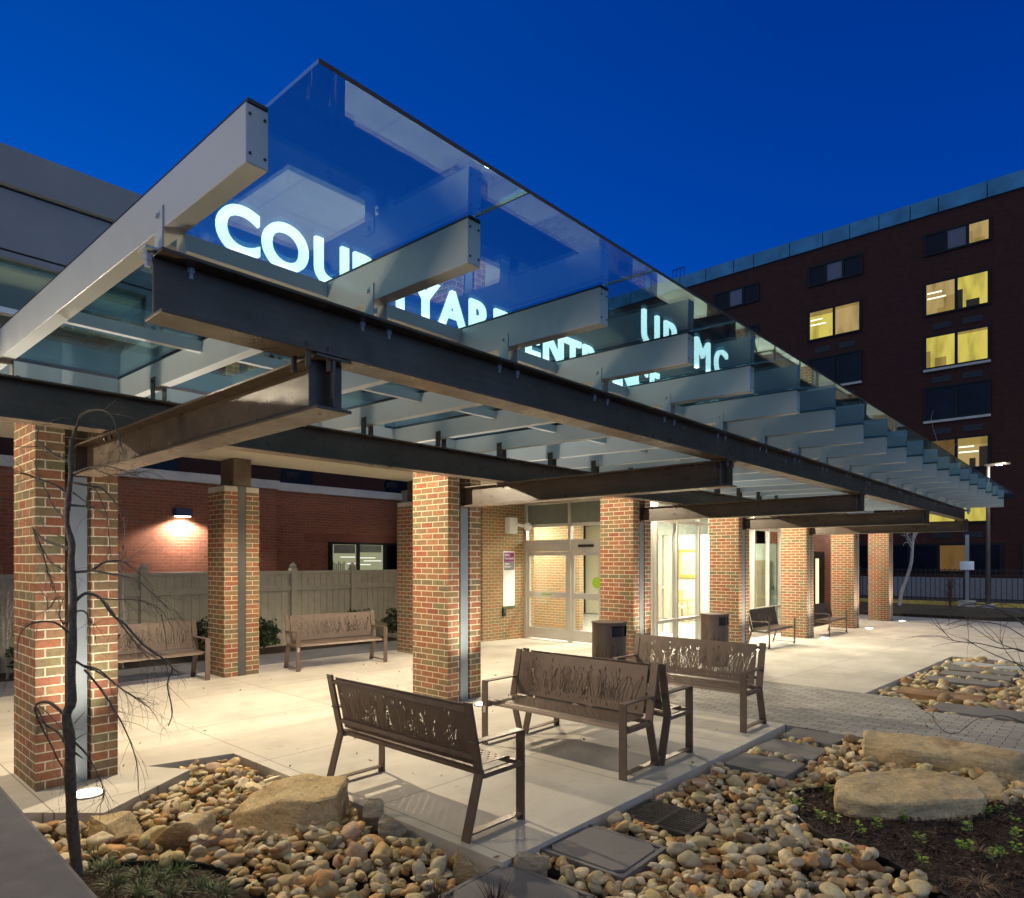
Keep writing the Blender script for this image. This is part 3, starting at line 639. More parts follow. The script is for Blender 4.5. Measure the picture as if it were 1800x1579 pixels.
MB().box(0, .2, -.17, .17, -.02, .14).build('housing', simple('navy_housing', (.02, .03, .08), .4, bump=0), wl, bevel=.01)
MB().box(.03, .17, -.14, .14, -.035, -.021).build('lens', emis('wall_lamp_lens', (1., .93, .75), 12), wl)
spot('wall_lamp_beam', (XL + .42, 5.82, 2.54), (XL + .28, 5.82, 0), 330, (1., .90, .82), 150, .3, .08)
vf = thing('vinyl_fence', 'tan vinyl privacy fence with domed posts behind the far benches', 'fence'); XF = -12.7
fe = MB(); y = -8.
while y < 10.1:
    fe.box(XF - .012, XF + .012, y, y + .143, -.1, 1.36); y += .15
fe.build('panel_boards', m_vinyl, vf)
MB().box(XF - .03, XF + .03, -8, 10.1, 1.361, 1.43).build('top_rail', m_vinyl, vf, bevel=.005)
MB().box(XF + .0125, XF + .04, -8, 10.1, 1.02, 1.13).build('middle_rail', m_vinyl, vf, bevel=.005)
for y in (-5.9, -4.4, -2.95, -1.5, -.03, 1.43, 2.88, 4.38, 5.82, 7.25, 8.70):
    p = MB().box(XF - .06, XF + .07, y - .065, y + .065, -.1, 1.49); p.cyl((XF + .005, y, 1.4905), (XF + .005, y, 1.53), .06, 16, .075); p.cyl((XF + .005, y, 1.5305), (XF + .005, y, 1.60), .075, 16, .02)
    p.build('post', m_vinyl, vf, auto=True)
fs = thing('fence_sign', 'small white notice on the tan fence beside the brick pier', 'sign', (XF + .085, 5.95, 1.18))
MB().box(0, .012, -.21, .21, -.19, .21).build('panel', simple('sign_face', (.6, .6, .62), .5, bump=0), fs)
ink = simple('sign_ink', (.03, .03, .06), .6, bump=0)
flat_text('This is a\nTobacco-Free\nZone', .085, ink, Matrix.Translation((.014, 0, .02)) @ RXp, fs, bold=.002)

# ------------------------------------------------------------------ benches
def grass_mask(nx, ny, L_, H_, seed, blades=120):
    rnd = random.Random(seed); m = np.zeros((ny, nx), bool)
    def dot(x, y, r):
        i0 = int((x - r) / L_ * nx); i1 = int((x + r) / L_ * nx) + 1; j0 = int((y - r) / H_ * ny); j1 = int((y + r) / H_ * ny) + 1
        for j in range(max(2, j0), min(ny - 2, j1)):
            for i in range(max(6, i0), min(nx - 6, i1)):
                if ((i + .5) * L_ / nx - x) ** 2 + ((j + .5) * H_ / ny - y) ** 2 <= r * r: m[j, i] = True
    for b_ in range(blades):
        x = rnd.uniform(.06, L_ - .06); y = H_ * rnd.uniform(.16, .26); ln = H_ * rnd.uniform(.3, .62); a = rnd.gauss(0, .30); cv = rnd.gauss(0, .4)
        n_ = 110
        for k in range(n_):
            t = k / n_
            if rnd.random() < .0: continue
            r = .0021 * (1 - .25 * t)
            dot(x, y, r); x += math.sin(a + cv * t) * ln / n_; y += math.cos(a + cv * t) * ln / n_
        if b_ % 5 == 0:
            for k in range(14): dot(x + math.sin(a + cv) * k * .0018, y + .012 + math.cos(a + cv) * k * .0018, .0055)
    for b_ in range(30):
        x = rnd.uniform(.06, L_ - .06); y = H_ * rnd.uniform(.07, .13)
        for k in range(8): dot(x, y + k * .002, .004)
    return m
def seat_mask(nx, ny):
    m = np.zeros((ny, nx), bool)
    for j in range(4, ny - 10):
        for i in range(5, nx - 5):
            jj, ii = j % 6, (i + (6 if (j // 6) % 2 else 0)) % 12
            m[j, i] = jj in (2, 3) and ii in (2, 3, 4, 5)
    return m
def grid_sheet(mask, fn, thick, nrm):
    ny, nx = mask.shape; ids = {}; vs = []; fs = []
    def vid(i, j):
        if (i, j) not in ids: ids[(i, j)] = len(vs); vs.append(fn(i / nx, j / ny))
        return ids[(i, j)]
    for j in range(ny):
        for i in range(nx):
            if not mask[j, i]: fs.append((vid(i, j), vid(i+1, j), vid(i+1, j+1), vid(i, j+1)))
    return vs, fs
BL = 1.52
def make_bench(seed):
    t = thing('bench', 'bench', 'bench', (0, 0, 0), 0, 'bronze metal benches')
    xl = BL / 2; prof = [(0.0, 0.0), (.11, .375), (.015, .815)]     # y, z of rear post
    for s in (-1, 1):
        x = s * (xl - .035); bw = .066
        m = MB()
        def flat(p, q, th=.014):
            m.bar((x, p[0], p[1]), (x, q[0], q[1]), bw, th, (1, 0, 0)) if False else None
        # bent rear leg and back post as one flat bar
        th = .018
        pts = prof; outer = []; inner = []
        for (yy, zz), off in zip(pts, ((.0, 0), (.0, 0), (.0, 0))): outer.append((yy, zz)); inner.append((yy + th, zz))
        vs = []
        for xx in (x - bw/2, x + bw/2):
            for (yy, zz) in outer: vs.append((xx, yy, zz))
            for (yy, zz) in inner: vs.append((xx, yy, zz))
        m.add(vs, [(0,1,4,3),(1,2,5,4),(9,10,7,6),(10,11,8,7),(0,6,7,1),(1,7,8,2),(3,4,10,9),(4,5,11,10),(2,8,11,5),(0,3,9,6)])
        m.build('back_leg', m_bench, t, bevel=.002)
        m = MB(); m.box(x - bw/2, x + bw/2, .485, .50, 0, .575)
        fl = m.build('front_leg', m_bench, t, bevel=.002)
        if s > 0: MB().box(x - .014, x + .014, .5002, .502, .29, .35).build('tag', m_alu, fl)
        m = MB(); m.box(x - bw/2, x + bw/2, .058, .4845, .5635, .575); m.build('armrest', m_bench, t, bevel=.003)
        m = MB(); m.box(x - bw/2 + .005, x + bw/2 - .005, .13, .4845, .345, .375); m.build('seat_rail', m_bench, t, bevel=.002)
        m = MB(); m.box(x - bw/2 + .008, x + bw/2 - .008, .0185, .4845, .035, .045); m.cyl((x, .47, .003), (x, .47, .034), .012, 8); m.build('foot_rail', m_bench, t)
    wi = BL - .17
    # back panel
    by = lambda z: .11 + (z - .375) / .44 * (-.095) + .026
    nx, ny = 400, 108
    gm = grass_mask(nx, ny, wi, .38, seed)
    vs, fs = grid_sheet(gm, lambda u, v: (-wi/2 + u * wi, by(.42 + v * .38), .42 + v * .38), 0, 0)
    mb = MB().add(vs, fs); o = mb.build('backrest', m_bench, t); md = o.modifiers.new('sol', 'SOLIDIFY'); md.thickness = .006; md.offset = 1
    for z in (.47, .765):
        MB().bar((-wi/2 - .06, by(z) - .018, z), (wi/2 + .06, by(z) - .018, z), .012, .032).build('back_rail', m_bench, o)
    # seat
    sm = seat_mask(260, 62)
    def sf(u, v):
        y = .10 + v * .37; z = .405
        if v > .88: z -= ((v - .88) / .12) ** 2 * .045; 
        if v < .12: z += ((.12 - v) / .12) ** 2 * .01
        return (-wi/2 + u * wi, y, z)
    vs, fs = grid_sheet(sm, sf, 0, 0); o = MB().add(vs, fs).build('seat', m_bench, t); md = o.modifiers.new('sol', 'SOLIDIFY'); md.thickness = .004; md.offset = -1
    for k, yy in enumerate((.14, .44)): MB().box(-wi/2 - .06, wi/2 + .06, yy - .014, yy + .014, .362, .392).build('seat_support', m_bench, t)
    return t
bench = make_bench(3)
bench['label'] = 'nearest bronze bench seen from behind, beside the big boulder'
bench.location = (-3.565, 2.72, 0)
bl_ = [((-3.49, 4.78, 0), 180, 'bronze bench facing the camera, its back against another bench'),
       ((-3.47, 4.80, 0), 0, 'bronze bench facing away whose back touches the camera facing bench'),
       ((-3.40, 6.74, 0), 180, 'bronze bench whose lattice of cut grass blades shows bright against the floor'),
       ((-9.40, 6.02, 0), -90 - 8, 'bronze bench in front of the tan fence between the two short piers'),
       ((-9.79, 3.30, 0), -90, 'bronze bench in the back left partly hidden by the nearest column'),
       ((-5.88, 14.6, gz(14.6)), -90, 'bronze bench with its back to the lobby glass between two columns'),
       ((-5.98, 18.8, gz(18.8)), -90, 'farthest bronze bench by the brick wall past the lobby glass')]
for loc, rz, lab in bl_: dup(bench, loc, R(rz), lab)

# ------------------------------------------------------------------ litter bins
def make_bin():
    t = thing('litter_bin', '', 'litter bin', (0, 0, 0), 0, 'bronze litter bins'); n = 40; nz = 60
    rnd = random.Random(5); nx_ = 200; m = np.zeros((100, nx_), bool)
    for b_ in range(60):
        x = rnd.uniform(0, nx_); y = rnd.uniform(6, 14); a = rnd.gauss(0, .15); ln = rnd.uniform(30, 62)
        for k in range(int(ln)):
            xx = int(x + math.sin(a + rnd.gauss(0, .02)) * k) % nx_; yy = int(y + k)
            if yy < 95: m[yy, xx] = True
    r = .225
    for j in range(80, 97):
        for i in range(nx_):
            if abs(((i / nx_ - OPEN_A + .5) % 1) - .5) < .10: m[j, i] = True
    vs, fs = grid_sheet(m, lambda u, v: (r * math.cos(2*math.pi*u), r * math.sin(2*math.pi*u), .04 + v * .80), 0, 0)
    o = MB().add(vs, fs).build('body', m_bench, t, smooth=True); md = o.modifiers.new('s', 'SOLIDIFY'); md.thickness = .004
    MB().cyl((0, 0, .8405), (0, 0, .862), .232, 40).build('lid', m_bench, t, bevel=.005)
    MB().cyl((0, 0, .03), (0, 0, .80), .205, 32).build('liner', m_black, t)
    MB().cyl((0, 0, 0), (0, 0, .0395), .21, 32).build('base', m_bench, t)
    return t
OPEN_A = -.035
bn = make_bin(); bn['label'] = 'nearer bronze litter bin with a dark side opening behind the benches'; bn.location = (-4.97, 7.38, gz(7.38))
dup(bn, (-5.02, 10.57, gz(10.57)), 0, 'farther bronze litter bin standing in front of the lobby glass')

# ------------------------------------------------------------------ near wall (bottom left corner)
nw = thing('low_wall', 'smooth grey low wall cap cutting the bottom left corner', 'wall')
a0 = G0 = None
def cap(z0, z1, o): 
    p = [at(-300, 1050, 1.9), at(-2, 1375, 2.0), at(182, 1582, 1.62)]
    return p
zc = .98
def onz(px, py, z):
    d = FPX * (CAM_H - z) / (py - HYP); v = at(px, py, d); return (v.x, v.y)
e1 = Vector(onz(0, 1376, zc)); e2 = Vector(onz(180, 1579, zc)); dv = (e2 - e1).normalized(); nv = Vector((dv.y, -dv.x))
A_ = e1 - dv * 2.2; B_ = e2 + dv * .25
MB().prism([tuple(A_), tuple(A_ + nv * .45), tuple(B_ + nv * .45), tuple(B_)], zc - .07, zc).build('cap', simple('wall_cap_grey', (.17, .155, .145), .8, var=.08), nw, bevel=.012)
ins = .04
MB().prism([tuple(A_ + nv * ins), tuple(A_ + nv * .41), tuple(B_ + nv * .41), tuple(B_ + nv * ins)], -.6, zc - .0705).build('wall_body', m_brick_wall, nw)
# ================================================================== brick tower, car park edge
tw = thing('hospital_tower', 'dark six storey brick block with some lit windows at the right', 'building'); YT = 47.6
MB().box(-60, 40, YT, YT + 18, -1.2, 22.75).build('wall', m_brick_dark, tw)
pr = MB()
xx = -60.; rnd = random.Random(2)
while xx < 40: w_ = rnd.uniform(.9, 2.6); pr.box(xx, xx + w_ - .05, YT - .12, YT + 18.1, 22.7505, 23.72 + rnd.uniform(-.01, .01)); xx += w_
pr.build('parapet', simple('pale_blue_metal', (.03, .17, .30), .4, .3, var=.35, scale=.8, bump=0), tw)
m_fr = m_dark
lit_a = None
def litmat(name, c, s):
    M = NT(name); e = M.n('ShaderNodeEmission'); g = M.n('ShaderNodeNewGeometry').outputs['Position']
    mp = M.n('ShaderNodeMapping'); mp.inputs['Scale'].default_value = (1.6, 1, .35); M.l(g, mp.inputs[0])
    M.l(M.ramp(M.noise(mp.outputs[0], 1.1, 4), [(.3, tuple(x * .6 for x in c)), (.5, c), (.8, tuple(min(1, x * 1.15) for x in c))]), e.inputs[0]); e.inputs[1].default_value = s
    M.l(e.outputs[0], M.out.inputs[0]); return M.m
LIT = litmat('lit_yellow', (.62, .52, .10), 1.0); LIT2 = litmat('lit_tan', (.42, .30, .12), 1.0); LITD = litmat('lit_dim', (.16, .09, .03), .8)
m_panel = simple('grey_infill', (.10, .105, .14), .5, bump=0)
m_tube = emis('ceiling_tubes', (1., .98, .75), 1.6)
rw = random.Random(8); CURT = [simple('curtain_brown', (.10, .06, .03), .8, bump=0), litmat('blind_glow', (.34, .24, .07), .9)]
def twin(x0, z0, w, h, cells, sill=False, extra=None):
    f = MB(); n = len(cells); fw = .16
    f.box(x0, x0 + w, YT - .10, YT - .001, z0, z0 + fw * .7); f.box(x0, x0 + w, YT - .10, YT - .001, z0 + h - fw * .7, z0 + h)
    cw = (w - fw * (n + 1)) / n
    for i in range(n + 1): f.box(x0 + i * (cw + fw), x0 + i * (cw + fw) + fw, YT - .095, YT - .0015, z0 + fw * .7 + .001, z0 + h - fw * .7 - .001)
    wo_ = f.build('window', m_fr, tw)
    for i, c in enumerate(cells):
        a = x0 + fw + i * (cw + fw)
        MB().box(a - .01, a + cw + .01, YT - .04, YT - .002, z0 + fw * .6, z0 + h - fw * .6).build('pane', c, wo_)
        kk = rw.random()
        if c in (LIT, LIT2) and kk < .55:
            q_ = MB(); sw = cw * rw.uniform(.12, .4); side = rw.random() < .5; x_ = a + (0 if side else cw - sw)
            q_.box(x_, x_ + sw, YT - .05, YT - .0405, z0 + fw * .6, z0 + h * rw.uniform(.5, .93)); q_.box(a + cw * rw.uniform(.2, .4), a + cw * rw.uniform(.6, .9), YT - .052, YT - .0405, z0 + fw * .6, z0 + h * rw.uniform(.18, .35)); q_.build('curtain', CURT[rw.randrange(2)], wo_)
        if c in (LIT, LIT2) and kk > .35 and kk < .9: MB().box(a, a + cw, YT - .048, YT - .0402, z0 + h * rw.uniform(.72, .88), z0 + h - fw * .6).build('blind', CURT[1], wo_)
        if c in (LIT, LIT2) and (i + int(z0)) % 4 == 0:
            t_ = MB(); t_.box(a + .05, a + cw * .55, YT - .052, YT - .0405, z0 + h * .66, z0 + h * .70); t_.box(a + .05, a + cw * .7, YT - .052, YT - .0405, z0 + h * .50, z0 + h * .54); t_.build('ceiling_tubes', m_tube, wo_)
    if sill: MB().box(x0, x0 + w, YT - .16, YT - .0005, z0 - .14, z0 - .001).build('sill', m_cap, wo_)
def grille(x, z):
    g = MB()
    for k in range(5): g.box(x, x + 1.0, YT - .04, YT - .001, z + k * .07, z + k * .07 + .05)
    g.build('grille', m_black, tw)
GD = m_glass_dark
rows = {2: (16.55, 2.05), 3: (13.3, 2.05), 4: (10.15, 2.05), 5: (7.05, 1.95), 6: (3.85, 1.85)}
for cx0 in (-29.6, -22.65, -15.85, -8.98, -2.1, 4.8):
    tp = [GD, m_panel, LIT2 if abs(cx0 + 8.98) < .1 else GD]; twin(cx0, 20.25, 3.45, 1.35, tp)
    for r_, (z0, h) in rows.items():
        cells = [GD, GD]
        if abs(cx0 + 15.85) < .1 and r_ == 2: cells = [LIT, LIT2]
        if abs(cx0 + 8.98) < .1: cells = {2: [LIT2, LIT], 3: [LIT, LIT], 4: [GD, GD], 5: [LITD, LIT2], 6: [LIT, LIT]}[r_]
        if abs(cx0 + 15.85) < .1 and r_ == 5: cells = [LIT, LITD]
        if abs(cx0 + 15.85) < .1 and r_ == 6: cells = [LIT, LIT]
        if abs(cx0 + 2.1) < .1 and r_ == 3: cells = [LIT, GD]
        twin(cx0, z0, 3.4, h, cells, sill=(r_ in (3, 4)))
        grille(cx0 + .45, z0 - .85); grille(cx0 + 2.0, z0 - .85)
twin(-14.5, .9, 9.5, 1.75, [GD, GD, GD, GD, LITD, GD]); twin(-4.2, .9, 6.0, 1.75, [LITD, GD, GD, LITD])
twin(-30, .9, 14, 1.75, [GD, GD, LITD, GD, GD, GD, GD])
MB().box(-30, 20, YT - .6, YT - .12, -.6, .62).build('plinth', simple('pale_plinth', (.20, .20, .21), .8), tw)
rl = thing('roof_rail', 'small ladder rail standing on the far roof edge above the glass tip', 'railing', (-26.4, YT + .6, 23.7))
for k in range(4): MB().cyl((k * .32, 0, 0), (k * .32, 0, 1.0), .03, 6).build('baluster', m_dark, rl)
MB().bar((-.03, 0, 1.02), (1.0, 0, 1.02), .05, .05).build('top_rail', m_dark, rl)

mf = thing('metal_fence', 'black metal picket fence along the far side of the car park', 'fence', (0, 41.5, 0))
fp = MB(); k = 0
x = -26.
pk = MB()
while x < 14: pk.box(x - .014, x + .014, -.014, .014, -.5, 1.22); x += .22
o = pk.build('pickets', m_black, mf); o['kind'] = 'stuff'
for z in (-.36, .86, 1.12): MB().box(-26, 14, -.025, -.0145, z, z + .045).build('rail', m_black, mf)
for x in range(-26, 15, 5): MB().box(x - .05, x + .05, -.05, .05, -.6, 1.32).build('post', m_black, mf)
# street lamp, notice post
sl = thing('street_lamp', 'dark street lamp pole with a bright head past the canopy tip', 'street lamp', (-4.35, 36.2, -.55))
MB().cyl((0, 0, .25), (0, 0, 6.35), .095, 14, .07).build('pole', m_steel, sl); MB().cyl((0, 0, 0), (0, 0, .2495), .26, 18).build('base', m_cap, sl)
MB().bar((-.05, 0, 6.40), (.75, -.35, 6.40), .34, .07).build('head', m_steel, sl)
MB().cyl((.42, -.2, 6.352), (.42, -.2, 6.364), .11, 14).build('lens', emis('street_lens', (.9, 1., 1.), 60), sl)
pl_ = bpy.data.lights.new('street_light', 'POINT'); pl_.energy = 350; pl_.color = (.85, .95, 1.); pl_.shadow_soft_size = .15
po = bpy.data.objects.new('street_light', pl_); COL.objects.link(po); po.location = (-3.7, 35.5, 5.5)
sp_ = thing('sign_post', 'grey post with a small white notice in front of the far fence', 'sign', (-5.35, 37.8, -.55))
MB().box(-.07, .07, -.07, .07, .30, 3.4).build('post', m_post, sp_); MB().box(-.32, .32, -.3, .3, 0, .2995).build('base', m_cap, sp_, bevel=.03)
MB().box(-.28, .28, -.10, -.0705, 1.75, 2.15).build('panel', simple('notice_face', (.7, .75, .8), .4, bump=0), sp_)
kb = MB()
# ================================================================== trees
def skin(mb, pts, r0, r1, n=6): 
    L_ = len(pts); mb.tube(pts, [r0 + (r1 - r0) * (i / max(1, L_ - 1)) for i in range(L_)], n)
def smooth(pts, k=3):
    out = []
    P_ = [Vector(p) for p in pts]
    for i in range(len(P_) - 1):
        p0 = P_[max(i-1, 0)]; p1 = P_[i]; p2 = P_[i+1]; p3 = P_[min(i+2, len(P_)-1)]
        for j in range(k):
            t = j / k; out.append(.5 * ((2*p1) + (p2-p0)*t + (2*p0-5*p1+4*p2-p3)*t*t + (3*p1-p0-3*p2+p3)*t**3))
    out.append(P_[-1]); return out
def twigs(mb, pts, rnd, n, ln, r, droop=-.5, spread=.6, sub=True):
    P_ = [Vector(p) for p in pts]
    for _ in range(n):
        i = rnd.randrange(len(P_) // 3, len(P_)); p = P_[i].copy(); d0 = (P_[i] - P_[max(0, i-1)]); d0 = d0.normalized() if d0.length > 1e-6 else Vector((0, 0, 1))
        d = (d0 + Vector((rnd.gauss(0, spread), rnd.gauss(0, spread), rnd.gauss(0, spread)))).normalized(); q = [p.copy()]; l_ = ln * rnd.uniform(.4, 1.2)
        for s in range(7):
            d = (d + Vector((rnd.gauss(0, .13), rnd.gauss(0, .13), rnd.gauss(0, .13) + droop * .16))).normalized(); p = p + d * l_ / 7; q.append(p.copy())
        skin(mb, q, r, r * .35, 4)
        if sub and rnd.random() < .6: twigs(mb, q, rnd, 2, ln * .45, r * .6, droop, spread, False)
tr = thing('weeping_tree', 'young bare weeping tree with thin dark branches in front of the nearest column', 'tree', (0, 0, 0))
T0 = 3.58
def tp(lst, dz=0., d0=T0):
    n = len(lst); return [at(x, y, d0 + dz * (i / max(1, n - 1))) for i, (x, y) in enumerate(lst)]
trunk = [(137,1560),(136,1532),(128,1459),(125,1400),(123,1350),(123,1301),(117,1257),(126,1232),(125,1175),(128,1112),(127,1077),(129,1049),(125,992),(127,958),(118,921),(120,878),(125,832),(124,798),(126,772)]
mb = MB(); tq = smooth(tp(trunk), 3); n_ = len(tq)
mb.tube(tq, [(.030 - .020 * (i / n_) ** 1.1) + .0022 * math.sin(i * 1.3) for i in range(n_)], 10); mb.build('trunk', m_bark, tr, smooth=True)
BR = [([(126,772),(137,744),(142,730),(160,721),(182,721),(197,733),(205,753),(212,781),(221,804)], .0, .0065),
 ([(124,812),(97,801),(77,784),(66,775),(68,755)], .10, .007), ([(66,785),(45,786),(23,785)], -.05, .003),
 ([(118,866),(94,852),(63,841),(45,834),(26,832)], -.12, .007), ([(114,912),(97,895),(83,867),(66,832),(62,810),(70,802)], .15, .005),
 ([(124,966),(100,958),(77,949),(60,932),(57,926)], .12, .009), ([(60,932),(71,958),(88,986),(105,998),(123,1008)], .05, .004),
 ([(60,930),(77,978),(82,1000),(88,1018),(95,1035),(104,1050)], .1, .004), ([(57,927),(66,958),(76,980),(86,1003),(90,1020)], .1, .003),
 ([(127,849),(160,855),(182,861),(205,887),(225,906)], .12, .008), ([(128,832),(160,821),(194,821),(228,832),(240,838)], -.15, .005), ([(160,821),(194,835),(228,832),(262,827)], -.1, .003),
 ([(120,888),(145,890),(162,892),(168,895)], .1, .007), ([(128,866),(150,882),(160,892)], .1, .004), ([(152,892),(154,870),(166,858),(186,900),(190,925),(193,960),(196,980)], .2, .004),
 ([(128,1006),(160,1003),(182,989),(211,986),(228,995),(245,1009)], .12, .008), ([(162,1003),(199,1010),(237,1018),(265,1040),(296,1070)], -.15, .007),
 ([(130,1060),(142,1048),(154,1043),(177,1052),(197,1080),(221,1099),(253,1134),(284,1156),(303,1175),(294,1203),(303,1251),(296,1276)], .2, .009),
 ([(171,1052),(205,1054),(242,1055),(279,1069),(299,1097)], -.2, .004), ([(284,1080),(290,1112),(294,1143)], 0, .003),
 ([(200,1080),(230,1120),(262,1150),(290,1162)], .1, .004), ([(186,1060),(215,1100),(250,1145),(270,1165)], -.1, .005),
 ([(131,1161),(149,1172),(177,1184),(221,1216),(262,1244)], .15, .007), ([(149,1178),(168,1200),(193,1235),(221,1285),(240,1339),(243,1387)], -.15, .006),
 ([(145,1170),(175,1178),(205,1205),(232,1222),(256,1236)], -.1, .005), ([(150,1180),(176,1208),(196,1240),(207,1252)], .1, .004),
 ([(117,1260),(92,1238),(76,1234),(63,1241),(66,1263),(89,1308),(103,1338),(117,1358)], .15, .009), ([(64,1243),(80,1275),(84,1300)], .1, .004), ([(68,1240),(92,1262),(114,1290)], -.1, .003),
 ([(114,1304),(104,1289),(79,1273),(70,1262)], .1, .009), ([(130,1304),(155,1330),(180,1380),(181,1409)], .12, .006), ([(130,1322),(146,1334)], .05, .007), ([(131,1272),(150,1250)], .05, .003),
 ([(120,1112),(95,1094),(57,1096),(35,1115),(30,1153)], -.2, .006), ([(128,1080),(138,1074),(150,1076),(158,1092),(166,1100)], .1, .006), ([(112,1098),(104,1080),(112,1050)], .0, .005), ([(112,1095),(122,1092),(124,1088)], 0, .005),
 ([(133,1300),(150,1290),(165,1289)], .1, .003), ([(126,1415),(135,1428),(141,1423)], .0, .003), ([(100,1049),(85,1070),(82,1052),(74,1040)], .1, .003), ([(112,945),(80,930),(70,905)], .1, .003)]
rnd = random.Random(11); mb = MB()
for lst, dz, r_ in BR:
    P_ = smooth(tp(lst, dz), 3); skin(mb, P_, r_ * 1.1, max(.0014, r_ * .3), 6)
    if len(lst) > 3: twigs(mb, P_, rnd, 13, .20, .0012, -.8, .55)
mb.build('crown', m_bark, tr, smooth=True)
def bare_tree(name, lab, base, h, seed, mat, r=.03, lean=(0, 0), spread=.5, nb=9, start=.35, cat='tree', droop=.1, tw=.35, multi=1):
    t = thing(name, lab, cat, base); rnd = random.Random(seed); tm = MB(); cm_ = MB()
    for s in range(multi):
        a0 = 2 * math.pi * s / multi; sp = .0 if multi == 1 else .25
        P_ = [Vector((math.cos(a0) * sp * k / 8 * h * .3 + lean[0] * k / 8 + rnd.gauss(0, .012 * h), math.sin(a0) * sp * k / 8 * h * .3 + lean[1] * k / 8 + rnd.gauss(0, .012 * h), h * k / 8)) for k in range(9)]; P_[0] = Vector((0, 0, -.1))
        P_ = smooth(P_, 3); skin(tm, P_, r, r * .3, 8)
        for b_ in range(nb):
            i = int(len(P_) * (start + (1 - start) * b_ / nb)); p = P_[i].copy(); an = rnd.uniform(0, 6.28); d = Vector((math.cos(an) * spread, math.sin(an) * spread, rnd.uniform(.3, .9))).normalized(); q = [p.copy()]; ln = h * rnd.uniform(.15, .32)
            for k in range(6): d = (d + Vector((rnd.gauss(0, .15), rnd.gauss(0, .15), rnd.gauss(0, .1) + droop * .2))).normalized(); p = p + d * ln / 6; q.append(p.copy())
            skin(cm_, q, r * .4, r * .12, 5); twigs(cm_, q, rnd, 5, ln * tw * 2, r * .12, droop, .6)
    tm.build('trunk', mat, t, smooth=True); cm_.build('crown', mat, t, smooth=True); return t
bare_tree('ornamental_tree', 'slim pale bare tree against the fence right of the nearest column', (-11.9, 3.80, -.05), 1.95, 5, m_bark_pale, .024, nb=7, start=.6, tw=.3)
bare_tree('ornamental_tree', 'pale many stemmed bare tree at the left picture edge', (-12.0, 2.30, 0), 1.2, 9, m_bark_pale, .02, nb=6, start=.5, multi=3)
bare_tree('birch_tree', 'white barked leaning birch in the far lawn right of the last column', (-7.2, 33.2, -.35), 5.2, 4, m_bark_pale, .085, lean=(1.0, .2), nb=12, start=.45, tw=.5)
bare_tree('bare_shrub', 'reddish bare shrub in front of the far fence', (-5.1, 32.0, -.35), 1.25, 14, simple('red_twig', (.16, .07, .05), .8), .02, nb=8, start=.15, multi=7, cat='shrub')
bare_tree('bare_shrub', 'low dark bare shrub at the foot of the birch', (-8.0, 32.6, -.35), 1.0, 15, m_bark, .02, nb=8, start=.15, multi=6, cat='shrub')
# evergreen shrubs by the vinyl fence: leaf clumps
def add_col(me, cols):
    ca = me.color_attributes.new('Col', 'FLOAT_COLOR', 'POINT'); ca.data.foreach_set('color', np.concatenate([cols, np.ones((len(cols), 1))], 1).astype(np.float32).ravel())
def leaf_cloud(name, root, c, rad, n, size, seed, mat, dark=(.012, .025, .010), light=(.035, .07, .02)):
    rnd = np.random.RandomState(seed); d = rnd.normal(size=(n, 3)); d /= np.linalg.norm(d, axis=1)[:, None]; rr = rnd.uniform(.35, 1, n) ** .5
    lump = 1 + .22 * np.sin(d[:, 0] * 5 + seed) * np.cos(d[:, 1] * 6) + .15 * np.sin(d[:, 2] * 9)
    p = np.array(c) + d * (rr * lump)[:, None] * np.array(rad); ax = rnd.normal(size=(n, 3)); ax /= np.linalg.norm(ax, axis=1)[:, None]; b_ = np.cross(ax, rnd.normal(size=(n, 3))); b_ /= np.linalg.norm(b_, axis=1)[:, None]
    sz = size * rnd.uniform(.6, 1.3, n)[:, None]
    V = np.stack([p - ax * sz, p + b_ * sz * .45, p + ax * sz, p - b_ * sz * .45], 1).reshape(-1, 3); F = np.arange(4 * n).reshape(-1, 4)
    me = bpy.data.meshes.new(name); me.from_pydata(V.tolist(), [], F.tolist()); t_ = rnd.uniform(0, 1, n)[:, None]
    add_col(me, np.repeat(np.array(dark) * (1 - t_) + np.array(light) * t_, 4, 0)); me.materials.append(mat); o = bpy.data.objects.new(name, me); COL.objects.link(o); o.parent = root; return o
for k, (x, y, s, lab) in enumerate(((-11.9, 5.15, .34, 'round evergreen shrub right of the fence notice'), (-12.0, 6.25, .30, 'round evergreen shrub at the left end of the tan fence bench'), (-11.9, 8.3, .34, 'round evergreen shrub right behind the bench by the fence'), (-11.9, 9.35, .33, 'round evergreen shrub nearest the brick entrance corner'), (-11.8, 2.6, .33, 'round evergreen shrub behind the back left bench'), (-11.8, 3.7, .33, 'round evergreen shrub half hidden by the short brick pier'), (-11.6, .2, .34, 'round evergreen shrub at the far left edge'))):
    t = thing('evergreen_shrub', lab, 'shrub', (x, y, -.03), 0, 'shrubs along the tan fence')
    MB().cyl((0, 0, -.02), (0, 0, s), .02, 6).build('stem', m_bark, t); leaf_cloud('foliage', t, (0, 0, s * .95), (s, s, s * .85), 1500, .035, 40 + k, m_green)
